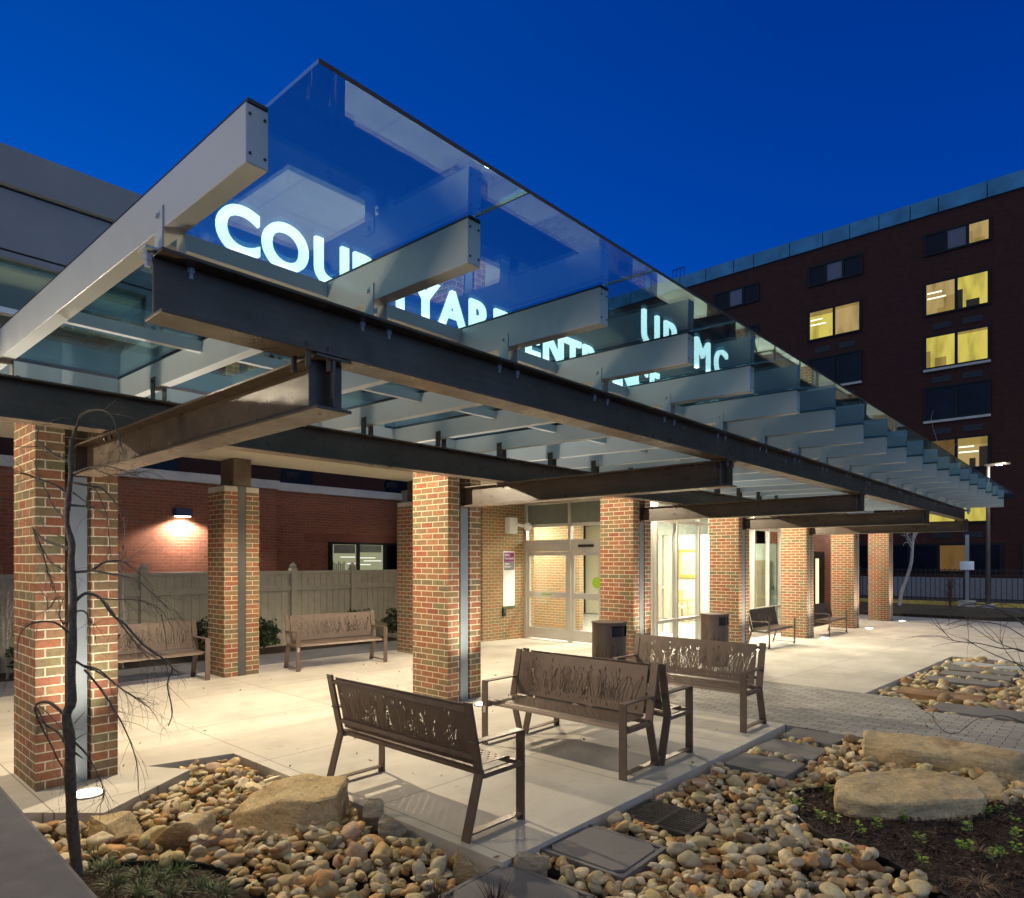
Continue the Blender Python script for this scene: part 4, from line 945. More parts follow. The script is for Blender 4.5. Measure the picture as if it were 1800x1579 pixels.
# canes at right
sh = thing('arching_shrub', 'bare arching canes reaching in from the right picture edge', 'shrub', (0, 0, 0)); mb = MB(); rnd = random.Random(31)
base = at(1905, 1175, 5.2); bz = Vector((base.x, base.y, -.12))
CN = [([(1840,1140),(1800,1098),(1770,1078),(1735,1064),(1700,1063),(1680,1072),(1670,1085),(1667,1100)], 5.0, .5, .009),
 ([(1850,1190),(1810,1150),(1800,1146),(1780,1140),(1750,1128),(1725,1113),(1700,1095)], 5.0, .2, .006), ([(1850,1190),(1800,1145),(1760,1140),(1720,1131),(1685,1128),(1670,1122),(1655,1105),(1642,1085)], 4.9, .3, .006),
 ([(1870,1310),(1800,1271),(1765,1259),(1735,1260),(1710,1268),(1698,1280)], 4.3, -.2, .004), ([(1700,1275),(1685,1288),(1668,1289),(1655,1282),(1643,1268),(1640,1255),(1648,1245)], 4.1, .0, .0022), ([(1645,1264),(1635,1256),(1626,1252)], 4.1, 0, .002),
 ([(1860,1150),(1815,1110),(1780,1085),(1745,1075),(1715,1080),(1700,1092)], 5.2, .4, .006), ([(1850,1130),(1810,1085),(1790,1070),(1765,1062),(1740,1068)], 5.3, .4, .006),
 ([(1860,1200),(1800,1172),(1750,1152),(1712,1133),(1700,1125)], 4.8, .2, .006), ([(1850,1150),(1800,1120),(1765,1100),(1720,1093),(1685,1092),(1662,1100)], 5.0, .2, .005), ([(1850,1230),(1800,1180),(1772,1150),(1760,1130)], 4.8, .1, .006), ([(1860,1140),(1820,1110),(1790,1092),(1770,1090)], 5.1, .1, .008)]
for lst, d0, dz, r_ in CN:
    n_ = len(lst); P_ = [at(x, y, d0 + dz * i / n_) for i, (x, y) in enumerate(lst)]
    if lst[0][0] > 1835: P_ = [bz + Vector((rnd.uniform(-.1, .1), rnd.uniform(-.1, .1), 0))] + P_
    P_ = smooth(P_, 4); skin(mb, P_, r_, .0016, 6); 
    if r_ > .004: twigs(mb, P_, rnd, 4, .35, .002, -.2, .35, False)
mb.build('cane', m_bark, sh, smooth=True)

# ================================================================== gravel beds
PIP = lambda x, y, poly: sum(1 for i in range(len(poly)) if ((poly[i][1] > y) != (poly[i-1][1] > y)) and (x < (poly[i-1][0] - poly[i][0]) * (y - poly[i][1]) / (poly[i-1][1] - poly[i][1]) + poly[i][0])) % 2 == 1
MULCH = [(-1.05, 1.5), (-.66, 3.96), (-.97, 4.19), (-1.28, 4.27), (-1.5, 4.42), (-1.66, 4.68), (-1.74, 4.95), (-1.66, 5.2), (-1.2, 5.5), (-.62, 5.75), (.6, 6.0), (3, 6.2), (3, 1.5)]
MULCH2 = [(-3.95, .9), (-4.25, 1.05), (-4.1, 1.30), (-3.74, 1.60), (-3.22, 1.66), (-2.75, 1.55), (-2.2, 1.2), (-2.2, -.5), (-3.95, -.5)]
LID = [((-2.24, 3.26), (.57, .50), 'square concrete vault lid nearest the patio edge, whole and framed'), ((-2.24, 2.50), (.60, .52), 'concrete vault lid at the bottom picture edge')]
STEP = [((-2.16, 5.44), (.52, .44), 'largest stepping slab in the near stones, lowest of three'), ((-2.15, 6.04), (.50, .42), 'middle one of three stepping slabs beside the patio edge'), ((-2.15, 6.62), (.50, .40), 'stepping slab nearest the pavers among the three beside the patio'),
        ((-1.75, 10.3), (.95, .5), 'rusty brown stepping slab at the corner of the far stones'), ((-.9, 9.3), (1.5, .5), 'long grey stepping slab along the front edge of the far stones'), ((-1.75, 11.9), (.9, .45), 'grey stepping slab in the middle of the far stones'),
        ((-1.7, 12.8), (.95, .45), 'stepping slab third from the rear of the far stones'), ((-1.7, 13.6), (.9, .45), 'stepping slab second from the rear of the far stones'), ((-1.6, 14.5), (1.3, .5), 'pale rearmost stepping slab of the far stones'), ((-.3, 12.6), (1.2, .45), 'grey stepping slab right of the middle in the far stones')]
GRATE = ((-2.22, 3.98), (.50, .40))
def rock(name, lab, c, dims, rz, seed, mat, cuts=10, cat='boulder', lv=5, wob=.05, pts=None):
    rnd = random.Random(seed); bm = bmesh.new()
    if pts is None:
        pts = []
        for _ in range(cuts + 8):
            a = rnd.uniform(0, 6.28); z = rnd.choice((-1, -1, .2, .85, 1)) + rnd.uniform(-.12, .0); k = rnd.uniform(.72, 1.) * (1 if z < .5 else .86); pts.append((math.cos(a) * k, math.sin(a) * k, z))
    for p in pts: bm.verts.new(p)
    r_ = bmesh.ops.convex_hull(bm, input=bm.verts); bmesh.ops.delete(bm, geom=[v for v in r_['geom_interior'] if isinstance(v, bmesh.types.BMVert)], context='VERTS')
    for v in bm.verts: v.co = Vector((v.co.x * dims[0], v.co.y * dims[1], v.co.z * dims[2]))
    bmesh.ops.bevel(bm, geom=list(bm.edges), offset=min(dims) * .09, segments=1, affect='EDGES', profile=.5, clamp_overlap=True)
    bmesh.ops.triangulate(bm, faces=bm.faces)
    for _ in range(6):
        es = [e for e in bm.edges if e.calc_length() > .03]
        if not es or len(bm.faces) > 26000: break
        bmesh.ops.subdivide_edges(bm, edges=es, cuts=1); bmesh.ops.triangulate(bm, faces=bm.faces)
    bm.normal_update(); L_ = max(dims)
    disp = []
    for v in bm.verts:
        q = v.co / L_ + Vector((seed * 3.1, 0, 0)); st = Vector((q.x * 1.2, q.y * 1.2, q.z * 9))
        disp.append(v.normal * L_ * (noise.noise(q * 2.2) * wob + noise.noise(st) * wob * .45 + noise.noise(q * 9) * wob * .28 + abs(noise.noise(q * 4.5 + Vector((7, 1, 0)))) * -wob * .5))
    for v, d_ in zip(bm.verts, disp): v.co += d_
    me = bpy.data.meshes.new(name); bm.to_mesh(me); bm.free(); me.shade_smooth(); me.set_sharp_from_angle(angle=R(38)); me.materials.append(mat)
    o = bpy.data.objects.new(name, me); COL.objects.link(o); o.location = c; o.rotation_euler = (0, 0, rz); tag(o, lab, cat); return o
B1 = at(512, 1408, 4.42); 
BIG = [(-1, -.5, -1), (-.9, .6, -1), (1, .9, -1), (1, -.75, -1), (-.98, -.2, -.1), (-.75, .7, .35), (-.45, -.55, .25), (.2, -1, -.95), (.05, -.6, .78), (.55, -.85, .80), (1, -.55, .82), (.97, .7, .95), (.2, .95, 1), (-.3, .5, .85)]
LONG = [(-1, -.9, -1), (-1, .8, -1), (1, .9, -1), (1, -.95, -1), (-.98, -.8, .62), (-.95, .9, .95), (.1, 1, 1), (.98, .9, .75), (1, -.2, .8), (.8, -.95, .55), (0, -1, .45), (-.5, -1, .6), (.5, -.7, .8)]
PALE = [(-1, -.3, -1), (-.7, .7, -1), (.5, 1, -1), (1, .1, -1), (.6, -.9, -1), (-.4, -1, -1), (-1, -.35, .6), (-.8, .35, .85), (-.15, .95, .9), (.45, .85, 1), (.98, .25, .85), (.75, -.75, .65), (-.2, -.98, .6), (-.7, -.85, .55)]
RK = [('large flat topped sandstone boulder behind the nearest bench', (-4.05, 2.27, .03), (.37, .25, .15), R(42), 3, m_rock, 7, BIG),
      ('angular sandstone boulder in the stones left of the largest boulder', (-4.20, 1.72, -.03), (.22, .19, .15), R(30), 5, m_rock, 5, None),
      ('low tan boulder near the trunk of the weeping tree', (-4.66, 1.46, -.06), (.22, .16, .12), R(50), 8, m_rock, 5, None),
      ('small dark shaded rock between the big boulder and the patio', (-3.56, 2.60, .0), (.09, .08, .11), R(10), 12, m_rock2, 3, None),
      ('small grey rock wedged beside the dark one at the patio corner', (-3.34, 2.56, -.03), (.13, .09, .09), R(30), 13, m_rock2, 3, None),
      ('long sandstone slab boulder lying by the pavers at the right', (-1.12, 6.46, .0), (.56, .19, .15), R(14), 21, m_rock, 8, LONG),
      ('flat wide pale boulder half in the mulch at the right', (-1.10, 5.26, -.0), (.56, .30, .13), R(46), 23, m_rock, 9, PALE),
      ('mossy dark boulder at the right picture edge in the far stones', (-.55, 10.7, -.0), (.5, .3, .22), R(8), 27, m_rock2, 7, None),
      ('tan rock on the patio corner at the bench foot', (-2.62, 2.56, -.0), (.13, .10, .10), R(20), 31, m_rock, 3, None),
      ('low brown rock between the bench foot and the vault lid', (-2.40, 2.82, -.03), (.17, .09, .08), R(20), 33, m_rock2, 3, None),
      ('round river rock behind the pale boulder', (-.72, 5.95, -.0), (.17, .12, .1), R(80), 35, m_rock, 3, None)]
for lab, c, dm, rz, sd, mt, ct, pt in RK: rock('boulder', lab, c, dm, rz, sd, mt, ct, pts=pt)
OBST = [(c[0], c[1], dm[0] * .88, dm[1] * .85, rz) for lab, c, dm, rz, sd, mt, ct, pt in RK]
RECT = [(c, s) for c, s, _ in LID] + [(c, s) for c, s, _ in STEP] + [GRATE]
def blocked(x, y, mg=0.):
    for (c, s) in RECT:
        if abs(x - c[0]) < s[0] / 2 + mg and abs(y - c[1]) < s[1] / 2 + mg: return True
    for (ox, oy, a, b_, rz) in OBST:
        dx, dy = x - ox, y - oy; u = dx * math.cos(rz) + dy * math.sin(rz); w = -dx * math.sin(rz) + dy * math.cos(rz)
        if (u / (a + mg)) ** 2 + (w / (b_ + mg)) ** 2 < 1: return True
    return False
# stone templates
def tmpl(seed, lv):
    bm = bmesh.new(); bmesh.ops.create_icosphere(bm, subdivisions=lv, radius=1); rnd = random.Random(seed)
    pl = [(Vector((rnd.gauss(0, 1), rnd.gauss(0, 1), rnd.gauss(0, 1))).normalized(), rnd.uniform(.58, .88)) for _ in range(rnd.choice((3, 6, 9)))]
    for v in bm.verts:
        p = v.co.copy()
        for n_, d in pl:
            e = p.dot(n_) - d
            if e > 0: p -= n_ * e * .9
        q = v.co * 1.1 + Vector((seed * 5.3, 1, 2)); v.co = p * (1 + .22 * noise.noise(q) + .05 * noise.noise(q * 4))
    V = np.array([v.co[:] for v in bm.verts]); F = np.array([[w.index for w in f.verts] for f in bm.faces]); bm.free(); return V, F
T3 = [tmpl(i, 3) for i in range(10)]; T2 = [tmpl(i + 20, 2) for i in range(12)]; T1 = [tmpl(i + 50, 2) for i in range(8)]
PAL = np.array([(.60, .54, .34), (.66, .60, .42), (.52, .46, .28), (.62, .50, .32), (.70, .61, .44), (.56, .38, .18), (.46, .42, .33), (.62, .55, .43), (.80, .75, .64), (.42, .24, .11), (.36, .34, .30), (.66, .50, .28), (.56, .41, .32), (.56, .48, .26), (.32, .23, .14), (.74, .68, .54), (.50, .46, .38), (.60, .36, .17)])
rs = np.random.RandomState(5)
class Field:
    def __init__(s, x0, y0, x1, y1, inside, z0):
        s.x0, s.y0, s.g = x0, y0, .02; s.nx = int((x1 - x0) / s.g); s.ny = int((y1 - y0) / s.g); s.H = np.full((s.nx, s.ny), z0, float); s.inside = inside; s.x1, s.y1 = x1, y1
        s.batch = []
    def drop(s, x, y, r, flat, sink=.35):
        i0, i1 = int((x - r * .8 - s.x0) / s.g), int((x + r * .8 - s.x0) / s.g) + 1; j0, j1 = int((y - r * .8 - s.y0) / s.g), int((y + r * .8 - s.y0) / s.g) + 1
        if i0 < 0 or j0 < 0 or i1 >= s.nx or j1 >= s.ny: return None
        sub = s.H[i0:i1, j0:j1]; z = float(sub.mean()) * .6 + float(sub.max()) * .4
        hz_ = r * flat; zc = z + hz_ * (1 - sink)
        ii, jj = np.mgrid[i0:i1, j0:j1]; dx = (ii + .5) * s.g + s.x0 - x; dy = (jj + .5) * s.g + s.y0 - y; q = 1 - (dx**2 + dy**2) / (r * .95)**2
        top = zc + hz_ * np.sqrt(np.clip(q, 0, 1)); s.H[i0:i1, j0:j1] = np.where(q > 0, np.maximum(sub, top), sub); return zc
def stone_xform(V, x, y, z, r, flat, rs):
    el = rs.uniform(1.0, 1.75); S = np.diag([r * el**.5 * 1.05, r / el**.5 * 1.05, r * flat]); a = rs.uniform(0, 6.28); tx, ty = rs.normal(0, .33, 2)
    Rz = np.array([[math.cos(a), -math.sin(a), 0], [math.sin(a), math.cos(a), 0], [0, 0, 1]]); Rx = np.array([[1, 0, 0], [0, math.cos(tx), -math.sin(tx)], [0, math.sin(tx), math.cos(tx)]]); Ry = np.array([[math.cos(ty), 0, math.sin(ty)], [0, 1, 0], [-math.sin(ty), 0, math.cos(ty)]])
    return V @ (Rx @ Ry @ Rz @ S).T + np.array([x, y, z])
def scatter(field, n, rmin, rmax, minsep, zfn, tm, lst, maxtop=9.):
    cell = {}; cs = rmax * 2
    for _ in range(n):
        x = rs.uniform(field.x0, field.x1); y = rs.uniform(field.y0, field.y1); r = rmin + (rmax - rmin) * rs.uniform(0, 1) ** 2.2
        if not field.inside(x, y, r * .85): continue
        k = (int(x / cs), int(y / cs)); ok = True
        for a in (-1, 0, 1):
            for b_ in (-1, 0, 1):
                for (u, v, q) in cell.get((k[0] + a, k[1] + b_), ()):
                    if (u - x)**2 + (v - y)**2 < ((q + r) * minsep)**2: ok = False; break
                if not ok: break
            if not ok: break
        if not ok: continue
        fl = rs.uniform(.36, .8); z = field.drop(x, y, r, fl)
        if z is None: continue
        cell.setdefault(k, []).append((x, y, r)); V, F = tm[rs.randint(len(tm))]; c = PAL[rs.randint(len(PAL))] * np.array((1., .94, .80)) * rs.uniform(.72, 1.3)
        lst.append((stone_xform(V, x, y, z + zfn(y), r, fl, rs), F, c, r, x, y))
BED1 = [(-5.33, .85), (-5.26, 1.10), (-4.88, 1.44), (-5.40, 2.20), (-5.72, 2.05), (-5.58, 2.62), (-2.47, 2.65), (-2.47, 6.83), (2.5, 6.83), (2.5, 1.0), (-2.6, -.4)]
def in1(x, y, m):
    if not PIP(x, y, BED1): return False
    for dx, dy in ((m, 0), (-m, 0), (0, m), (0, -m)):
        if not PIP(x + dx, y + dy, BED1): return False
    if PIP(x, y, MULCH) or PIP(x, y, MULCH2): return False
    # only the part the camera can see
    d = -sY * x + cY * y; r_ = cY * x + sY * y
    if d < 2.7 or abs(r_ / d) > .84: return False
    return not blocked(x, y, m * .85)
BED2 = [(-2.42, 9.68), (-2.42, 15.45), (6, 15.45), (6, 8.9), (-1.62, 8.9), (-1.9, 9.62)]
def in2(x, y, m):
    if not PIP(x, y, BED2): return False
    if x - m * .8 < -2.44 or y + m > 15.49: return False
    d = -sY * x + cY * y; r_ = cY * x + sY * y
    if abs(r_ / d) > .84: return False
    return not blocked(x, y, m * .85)
f1 = Field(-5.8, -.4, 1.5, 6.9, in1, -.085); f2 = Field(-2.5, 8.7, 3.2, 15.6, in2, -.12); f1.H[int((-2.75 - f1.x0) / .02):, :] = -.085
small, big = [], []
scatter(f1, 26000, .014, .034, .62, lambda y: 0, T1, small); scatter(f1, 9000, .030, .052, .60, lambda y: 0, T2, small)
scatter(f1, 14000, .028, .072, .70, lambda y: 0, T3, big)
scatter(f1, 3500, .026, .046, .60, lambda y: 0, T2, small)
sm2, bg2 = [], []
scatter(f2, 9000, .03, .055, .62, gz, T1, sm2); scatter(f2, 6500, .045, .10, .70, gz, T2, bg2)
def merge(name, lst, lab):
    vs = np.concatenate([a[0] for a in lst]); off = np.cumsum([0] + [len(a[0]) for a in lst[:-1]]); fs = np.concatenate([a[1] + o for a, o in zip(lst, off)])
    me = bpy.data.meshes.new(name); nv, nf = len(vs), len(fs); me.vertices.add(nv); me.vertices.foreach_set('co', vs.astype(np.float32).ravel()); me.loops.add(nf * 3); me.loops.foreach_set('vertex_index', fs.astype(np.int32).ravel())
    me.polygons.add(nf); me.polygons.foreach_set('loop_start', np.arange(0, nf * 3, 3, dtype=np.int32)); me.polygons.foreach_set('loop_total', np.full(nf, 3, np.int32)); me.update(calc_edges=True)
    add_col(me, np.concatenate([np.repeat(a[2][None], len(a[0]), 0) for a in lst])); me.shade_smooth(); me.materials.append(m_stone); o = bpy.data.objects.new(name, me); COL.objects.link(o); return o
allb = sorted(big + bg2, key=lambda a: -a[3] / max(1.5, (-sY * a[4] + cY * a[5])))
TOP = allb[:300]; REST = allb[300:] + small + sm2
tag(merge('river_gravel', REST, ''), 'mixed tan and grey river gravel filling the beds beside the patio', 'gravel', None, 'stuff')
def zone(x, y, c):
    br = float(sum(c)) / 3; sh_ = 'pale' if br > .40 else ('dark' if br < .24 else 'tan')
    if y > 8: w = 'in the far bed beyond the pavers'
    elif x < -3.3: w = 'in the bed by the weeping tree and big boulder'
    elif y < 3.0: w = 'in the foreground bed below the near bench'
    elif y < 4.6: w = 'in the bed around the vault lid and drain grate'
    else: w = 'in the bed between stepping slabs and mulch'
    return f'{sh_} rounded river stone {w}'
for V, F, c, r, x, y in TOP:
    ctr = V.mean(0); me = bpy.data.meshes.new('river_stone'); me.from_pydata((V - ctr).tolist(), [], F.tolist()); add_col(me, np.repeat(c[None], len(V), 0)); me.shade_smooth(); me.materials.append(m_stone)
    o = bpy.data.objects.new('river_stone', me); COL.objects.link(o); o.location = ctr; lb_ = zone(x, y, c); tag(o, lb_, 'stone', lb_.replace('river stone', 'river stones'))
# fallen leaves in the gaps
vs = []; fs = []; cl = []
for _ in range(5000):
    x, y = rs.uniform(-9.6, .8), rs.uniform(.8, 8.4)
    onp = (PIP(x, y, PATIO) and rs.uniform() < .05) or (6.85 < y < 9 and rs.uniform() < .12)
    if not onp and (not in1(x, y, .01) or noise.noise((x * 1.3, y * 1.3, 4)) < .02): continue
    h_ = gz(y) + .006 if onp else f1.H[int((x - f1.x0) / .02), int((y - f1.y0) / .02)] + .004; a = rs.uniform(0, 6.28); l_ = rs.uniform(.010, .026); w = l_ * rs.uniform(.25, .55)
    d = Vector((math.cos(a), math.sin(a), rs.normal(0, .4))) * l_; e_ = Vector((-math.sin(a), math.cos(a), rs.normal(0, .5))) * w; p = Vector((x, y, h_)); o = len(vs)
    vs += [p - d, p - e_, p + d, p + e_]; fs.append((o, o+1, o+2, o+3)); cl += [[(.30, .12, .04), (.22, .10, .04), (.16, .09, .05), (.34, .18, .07)][rs.randint(4)]] * 4
me = bpy.data.meshes.new('fallen_leaves'); me.from_pydata([tuple(v) for v in vs], [], fs); add_col(me, np.array(cl)); me.materials.append(m_green); o = bpy.data.objects.new('fallen_leaves', me); COL.objects.link(o); tag(o, 'small rust coloured fallen leaves caught between the river stones', 'leaves', None, 'stuff')
# lids, slabs, grate
def lidobj(c, s, lab, k):
    t = thing('vault_lid', lab, 'vault lid', (c[0], c[1], -.03), R(2), 'concrete vault lids'); a, b_ = s[0] / 2, s[1] / 2; cc = .05
    oct_ = lambda a, b_: [(-a + cc, -b_), (a - cc, -b_), (a, -b_ + cc), (a, b_ - cc), (a - cc, b_), (-a + cc, b_), (-a, b_ - cc), (-a, -b_ + cc)]
    MB().box(-a, a, -b_, b_, -.25, -.012).build('frame', m_lid, t, bevel=.004)
    MB().prism(oct_(a - .035, b_ - .035), -.0115, .006).build('lid', m_lid, t, bevel=.004)
    MB().box(-a, a, -b_, -b_ + .026, -.0115, .002).build('rim', m_lid, t); MB().box(-a, a, b_ - .026, b_, -.0115, .002).build('rim', m_lid, t)
    MB().box(-a, -a + .026, -b_ + .0265, b_ - .0265, -.0115, .002).build('rim', m_lid, t); MB().box(a - .026, a, -b_ + .0265, b_ - .0265, -.0115, .002).build('rim', m_lid, t)
for k, (c, s, lab) in enumerate(LID): lidobj(c, s, lab, k)
m_slab = concrete('slab_concrete', (.21, .195, .18), 9, jx=False); m_slab_r = simple('rusty_slab', (.30, .17, .08), .85, var=.4, scale=4); m_slab_p = concrete('slab_pale', (.42, .44, .43), 9, jx=False)
for k, (c, s, lab) in enumerate(STEP):
    a, b_ = s[0] / 2, s[1] / 2; rr = random.Random(k); z = gz(c[1])
    pl = [(-a + rr.uniform(-.02, .02), -b_ + rr.uniform(-.02, .02)), (a + rr.uniform(-.03, .03), -b_ + rr.uniform(-.02, .02)), (a + rr.uniform(-.03, .03), b_ + rr.uniform(-.02, .02)), (-a + rr.uniform(-.02, .02), b_ + rr.uniform(-.02, .02))]
    o = MB().prism(pl, -.12, .0).build('stepping_slab', m_slab_r if 'rusty' in lab else (m_slab_p if 'pale' in lab else m_slab), bevel=.008); o.location = (c[0], c[1], z - .008); o.rotation_euler = (0, 0, R(rr.uniform(-2, 2))); tag(o, lab, 'stepping slab', 'stepping slabs in the stone beds')
gr_ = thing('drain_grate', 'rusty slotted drain grate in the stones beside the patio edge', 'drain grate', (GRATE[0][0], GRATE[0][1], -.04), R(1)); a, b_ = .25, .2
fm = MB(); fm.box(-a, a, -b_, -b_ + .025, -.03, 0); fm.box(-a, a, b_ - .025, b_, -.03, 0); fm.box(-a, -a + .025, -b_ + .0255, b_ - .0255, -.03, 0); fm.box(a - .025, a, -b_ + .0255, b_ - .0255, -.03, 0); fm.box(-.012, .012, -b_ + .0255, b_ - .0255, -.03, -.001); fm.build('frame', m_iron, gr_)
for k in range(11):
    y = -b_ + .043 + k * .0315; MB().box(-a + .0255, -.0125, y - .007, y + .007, -.028, -.002).build('bar', m_iron, gr_); MB().box(.0125, a - .0255, y - .007, y + .007, -.028, -.002).build('bar', m_iron, gr_)
MB().box(-a + .01, a - .01, -b_ + .01, b_ - .01, -.09, -.06).build('pit', m_black, gr_)
# mulch beds with bumpy surface and chips
def mulch_bed(name, poly, z, x0, y0, x1, y1, seed, amp=.03):
    g = .03; nx, ny = int((x1 - x0) / g), int((y1 - y0) / g); vs = []; idx = {}; fs = []
    for i in range(nx):
        for j in range(ny):
            cx, cy = x0 + (i + .5) * g, y0 + (j + .5) * g
            if PIP(cx, cy, poly):
                q = []
                for a, b_ in ((0, 0), (1, 0), (1, 1), (0, 1)):
                    kk = (i + a, j + b_)
                    if kk not in idx:
                        X, Y = x0 + kk[0] * g, y0 + kk[1] * g; idx[kk] = len(vs); vs.append((X, Y, z + amp * noise.noise((X * 2.2, Y * 2.2, seed)) + .016 * noise.noise((X * 16, Y * 16, seed))))
                    q.append(idx[kk])
                fs.append(q)
    o = MB().add(vs, fs).build(name, m_mulch, smooth=True); return struct(o)
mulch_bed('mulch', MULCH, -.035, -2, 1.5, 2.4, 6.3, 3); mulch_bed('mulch', MULCH2, -.05, -4.6, -.5, -2.1, 1.8, 5)
def chips(name, poly, box, n, z, seed, lab):
    r_ = np.random.RandomState(seed); vs = []; fs = []; cl = []
    for _ in range(n):
        x, y = r_.uniform(box[0], box[2]), r_.uniform(box[1], box[3])
        if not PIP(x, y, poly) or blocked(x, y): continue
        zz = z + .03 * noise.noise((x * 2.2, y * 2.2, 3)) + r_.uniform(.004, .018); l_, w = r_.uniform(.006, .026), r_.uniform(.002, .006); a = r_.uniform(0, 6.28); ti = r_.normal(0, .3)
        d = Vector((math.cos(a), math.sin(a), ti)) * l_; e_ = Vector((-math.sin(a), math.cos(a), r_.normal(0, .4))) * w; p = Vector((x, y, zz)); o = len(vs)
        vs += [p - d - e_, p + d - e_ * .5, p + d + e_, p - d + e_ * .7]; fs.append((o, o+1, o+2, o+3)); c = [(.03, .018, .012), (.06, .035, .022), (.10, .065, .04), (.22, .15, .09)][r_.choice(4, p=[.4, .35, .2, .05])]; cl += [c] * 4
    me = bpy.data.meshes.new(name); me.from_pydata([tuple(v) for v in vs], [], fs); add_col(me, np.array(cl)); me.materials.append(m_stone); o = bpy.data.objects.new(name, me); COL.objects.link(o); return tag(o, lab, 'mulch', None, 'stuff')
chips('mulch_chips', MULCH, (-1.8, 2.5, 1.5, 6.2), 30000, -.033, 1, 'dark shredded bark chips covering the bed at the right')
chips('mulch_chips', MULCH2, (-4.4, -.2, -2.2, 1.8), 12000, -.048, 2, 'dark bark chips covering the bed at the lower left')
# edging strips
def edging(lab, pts, z=-.075):
    P_ = smooth([(x, y, z) for x, y in pts], 5); mb = MB()
    for a, b_ in zip(P_, P_[1:]): mb.bar(a, b_, .012, .11)
    mb.tube([p + Vector((0, 0, .054)) for p in P_], .007, 8); o = mb.build('edging_strip', m_black); tag(o, lab, 'edging', 'black garden edging')
edging('black plastic edging curving between stones and the right mulch bed', [(-.45, 3.7), (-.66, 3.96), (-.97, 4.19), (-1.28, 4.27), (-1.5, 4.42), (-1.66, 4.68), (-1.74, 4.95), (-1.62, 5.2)])
edging('black edging between stones and grassy bed at the bottom left', [(-4.1, 1.30), (-3.74, 1.60), (-3.22, 1.66), (-2.75, 1.55)])
# sprouts in the right bed
def leafy(root, name, n, h, w, seed, cols, up_=.6):
    r_ = random.Random(seed); vs = []; fs = []; cl = []
    for _ in range(n):
        a = r_.uniform(0, 6.28); z0 = r_.uniform(.15, 1) * h; out = r_.uniform(.2, 1) * h * .5; c0 = Vector((math.cos(a) * out * .4, math.sin(a) * out * .4, z0 * .8)); d = Vector((math.cos(a), math.sin(a), r_.uniform(.1, 1) * up_)).normalized() * w * r_.uniform(.7, 1.2); s_ = Vector((-math.sin(a), math.cos(a), r_.uniform(-.3, .3))) * w * .42; o = len(vs)
        vs += [c0, c0 + d * .5 + s_, c0 + d, c0 + d * .5 - s_]; fs.append((o, o+1, o+2, o+3)); c = cols[r_.randrange(len(cols))]; cl += [c] * 4
    me = bpy.data.meshes.new(name); me.from_pydata([tuple(v) for v in vs], [], fs); add_col(me, np.array(cl)); me.materials.append(m_green); o = bpy.data.objects.new(name, me); COL.objects.link(o); o.parent = root; return o
GC = [(.24, .40, .03), (.15, .30, .03), (.32, .45, .05), (.10, .20, .03)]
spr = [(1403,1422,'at the top of the mulch bed by the edging'), (1443,1445,'left of the pale boulder'), (1468,1450,'at the left foot of the pale boulder'), (1512,1465,'second left in front of the pale boulder'), (1541,1458,'centre front of the pale boulder'), (1588,1445,'right of centre in front of the pale boulder'), (1617,1485,'tall one alone in the open mulch'), (1620,1522,'lower one alone in the open mulch'),
       (1700,1465,'right of the pale boulder near the dry tuft'), (1735,1435,'right of the pale boulder tip'), (1757,1432,'under the pale boulder tip at right'), (1785,1450,'at the right edge beside the boulder tip'), (1786,1478,'at the right edge below another'), (1690,1497,'left one of the pair by the dry tuft'), (1703,1500,'right one of the pair by the dry tuft'), (1745,1516,'large one near the lower right tuft'), (1762,1506,'above the large lower right one'), (1788,1502,'far lower right edge'), (1455,1395,'between stones above the pale boulder'), (1484,1508,'among stones outside the edging')]
for k, (px, py, w_) in enumerate(spr):
    d = FPX * (CAM_H + .05) / (py + 6 - HYP); p = at(px, py, d); t = thing('green_sprout', 'small bright green sprout ' + w_, 'plant', (p.x, p.y, -.03), 0, 'green sprouts in the mulch')
    MB().cyl((0, 0, -.02), (0, 0, .05), .003, 5).build('stem', m_bark, t); leafy(t, 'leaves', 20, .085, .028, k, GC)
def tuft(name, lab, x, y, z, n, ln, seed, cols, spread=1., droop=1., cat='grass tuft', w=.0025):
    r_ = random.Random(seed); vs = []; fs = []; cl = []
    for _ in range(n):
        a = r_.uniform(0, 6.28); sp = r_.uniform(.1, 1) * spread; l_ = ln * r_.uniform(.5, 1.1); p = Vector((math.cos(a) * .02 * r_.random(), math.sin(a) * .02 * r_.random(), 0)); d = Vector((math.cos(a) * sp, math.sin(a) * sp, 1)).normalized(); s_ = Vector((-math.sin(a), math.cos(a), 0)) * w; c = cols[r_.randrange(len(cols))]; K = 6; o = len(vs)
        for k in range(K + 1):
            t_ = k / K; ww = s_ * (1 - t_ * .85); vs += [p - ww, p + ww]; cl += [c, c]; d = (d + Vector((0, 0, -.28 * droop))).normalized(); p = p + d * l_ / K
        for k in range(K): fs.append((o + 2*k, o + 2*k + 1, o + 2*k + 3, o + 2*k + 2))
    me = bpy.data.meshes.new(name); me.from_pydata([tuple(v) for v in vs], [], fs); add_col(me, np.array(cl)); me.materials.append(m_green); o = bpy.data.objects.new(name, me); COL.objects.link(o); o.location = (x, y, z); return tag(o, lab, cat)
DRY = [(.30, .20, .11), (.22, .14, .08), (.38, .27, .16)]
def gp(px, py, z=-.05):
    d = FPX * (CAM_H - z) / (py - HYP); return at(px, py, d)
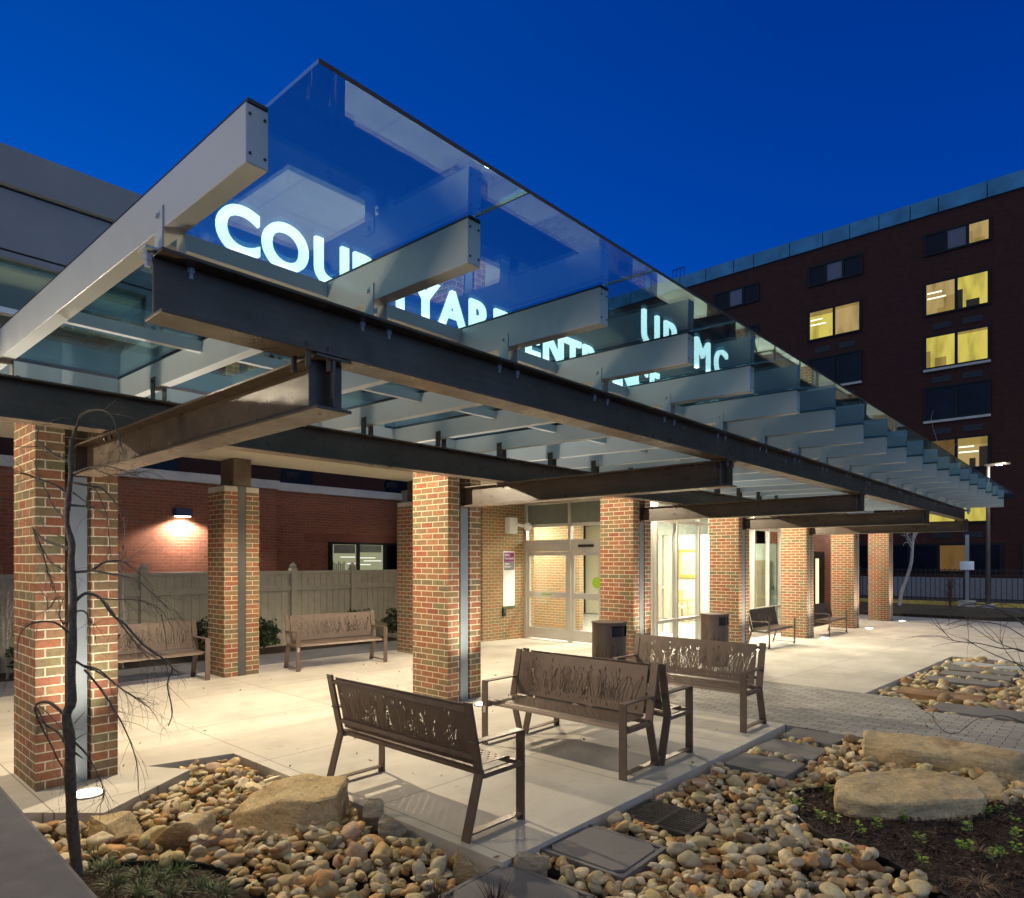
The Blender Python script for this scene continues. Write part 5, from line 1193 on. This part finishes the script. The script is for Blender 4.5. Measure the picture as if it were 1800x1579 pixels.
p = gp(1722, 1565); tuft('dry_grass_tuft', 'flattened dry straw tuft at the bottom right corner', p.x, p.y, -.05, 420, .19, 3, DRY, 2.6, 1.5)
p = gp(1722, 1500); tuft('dry_grass_tuft', 'small dry straw tuft in the middle of the right mulch bed', p.x, p.y, -.05, 160, .14, 4, DRY, 2.2, 1.3)
p = gp(1705, 1452); tuft('dry_grass_tuft', 'pale dry tuft just below the flat boulder', p.x, p.y, -.05, 120, .14, 5, [(.4, .36, .3), (.3, .25, .18)], 2.4, 1.3)
p = at(1785, 1150, 8.5); tuft('ornamental_grass', 'orange dried clump of ornamental grass at the right edge', .35, 10.9 + 3.1, gz(13.8) - .05, 700, .42, 6, [(.5, .26, .09), (.42, .22, .08), (.6, .35, .14)], .45, .35, w=.004)
GG = [(.08, .17, .05), (.14, .25, .08), (.22, .30, .12), (.22, .25, .14), (.05, .09, .03)]
gl = [(165,1508),(195,1525),(225,1512),(250,1540),(285,1550),(310,1535),(340,1560),(365,1572),(200,1560),(245,1575),(300,1575),(180,1535),(270,1525),(390,1578)]
nm = ['beside the weeping tree trunk', 'second from the tree trunk', 'in front of the low tan boulder', 'left of the bed centre', 'at the bed centre', 'behind the bed centre', 'near the black edging', 'closest to the black edging end', 'at the lower left by the wall', 'at the bottom edge, left', 'at the bottom edge, centre', 'between the trunk and the wall', 'below the angular boulder', 'farthest right in the grassy bed']
for k, ((px, py), w_) in enumerate(zip(gl, nm)): p = gp(px, py); tuft('grass_tuft', 'green grass tuft ' + w_, p.x, p.y, -.07, 110, .13, 20 + k, GG, 1.0, .9, w=.003)['group'] = 'grass tufts in the lower left bed'
p = gp(870, 1600); tuft('sedge_tuft', 'dark brown sedge tips poking up at the bottom centre', p.x, p.y, -.08, 120, .2, 61, [(.05, .03, .02), (.09, .05, .03)], .7, .4, w=.003)
p = gp(770, 1600); tuft('sedge_tuft', 'brownish grass tips at the bottom left of centre', p.x, p.y, -.08, 70, .18, 62, [(.07, .05, .02), (.1, .07, .03)], .7, .5, w=.003)
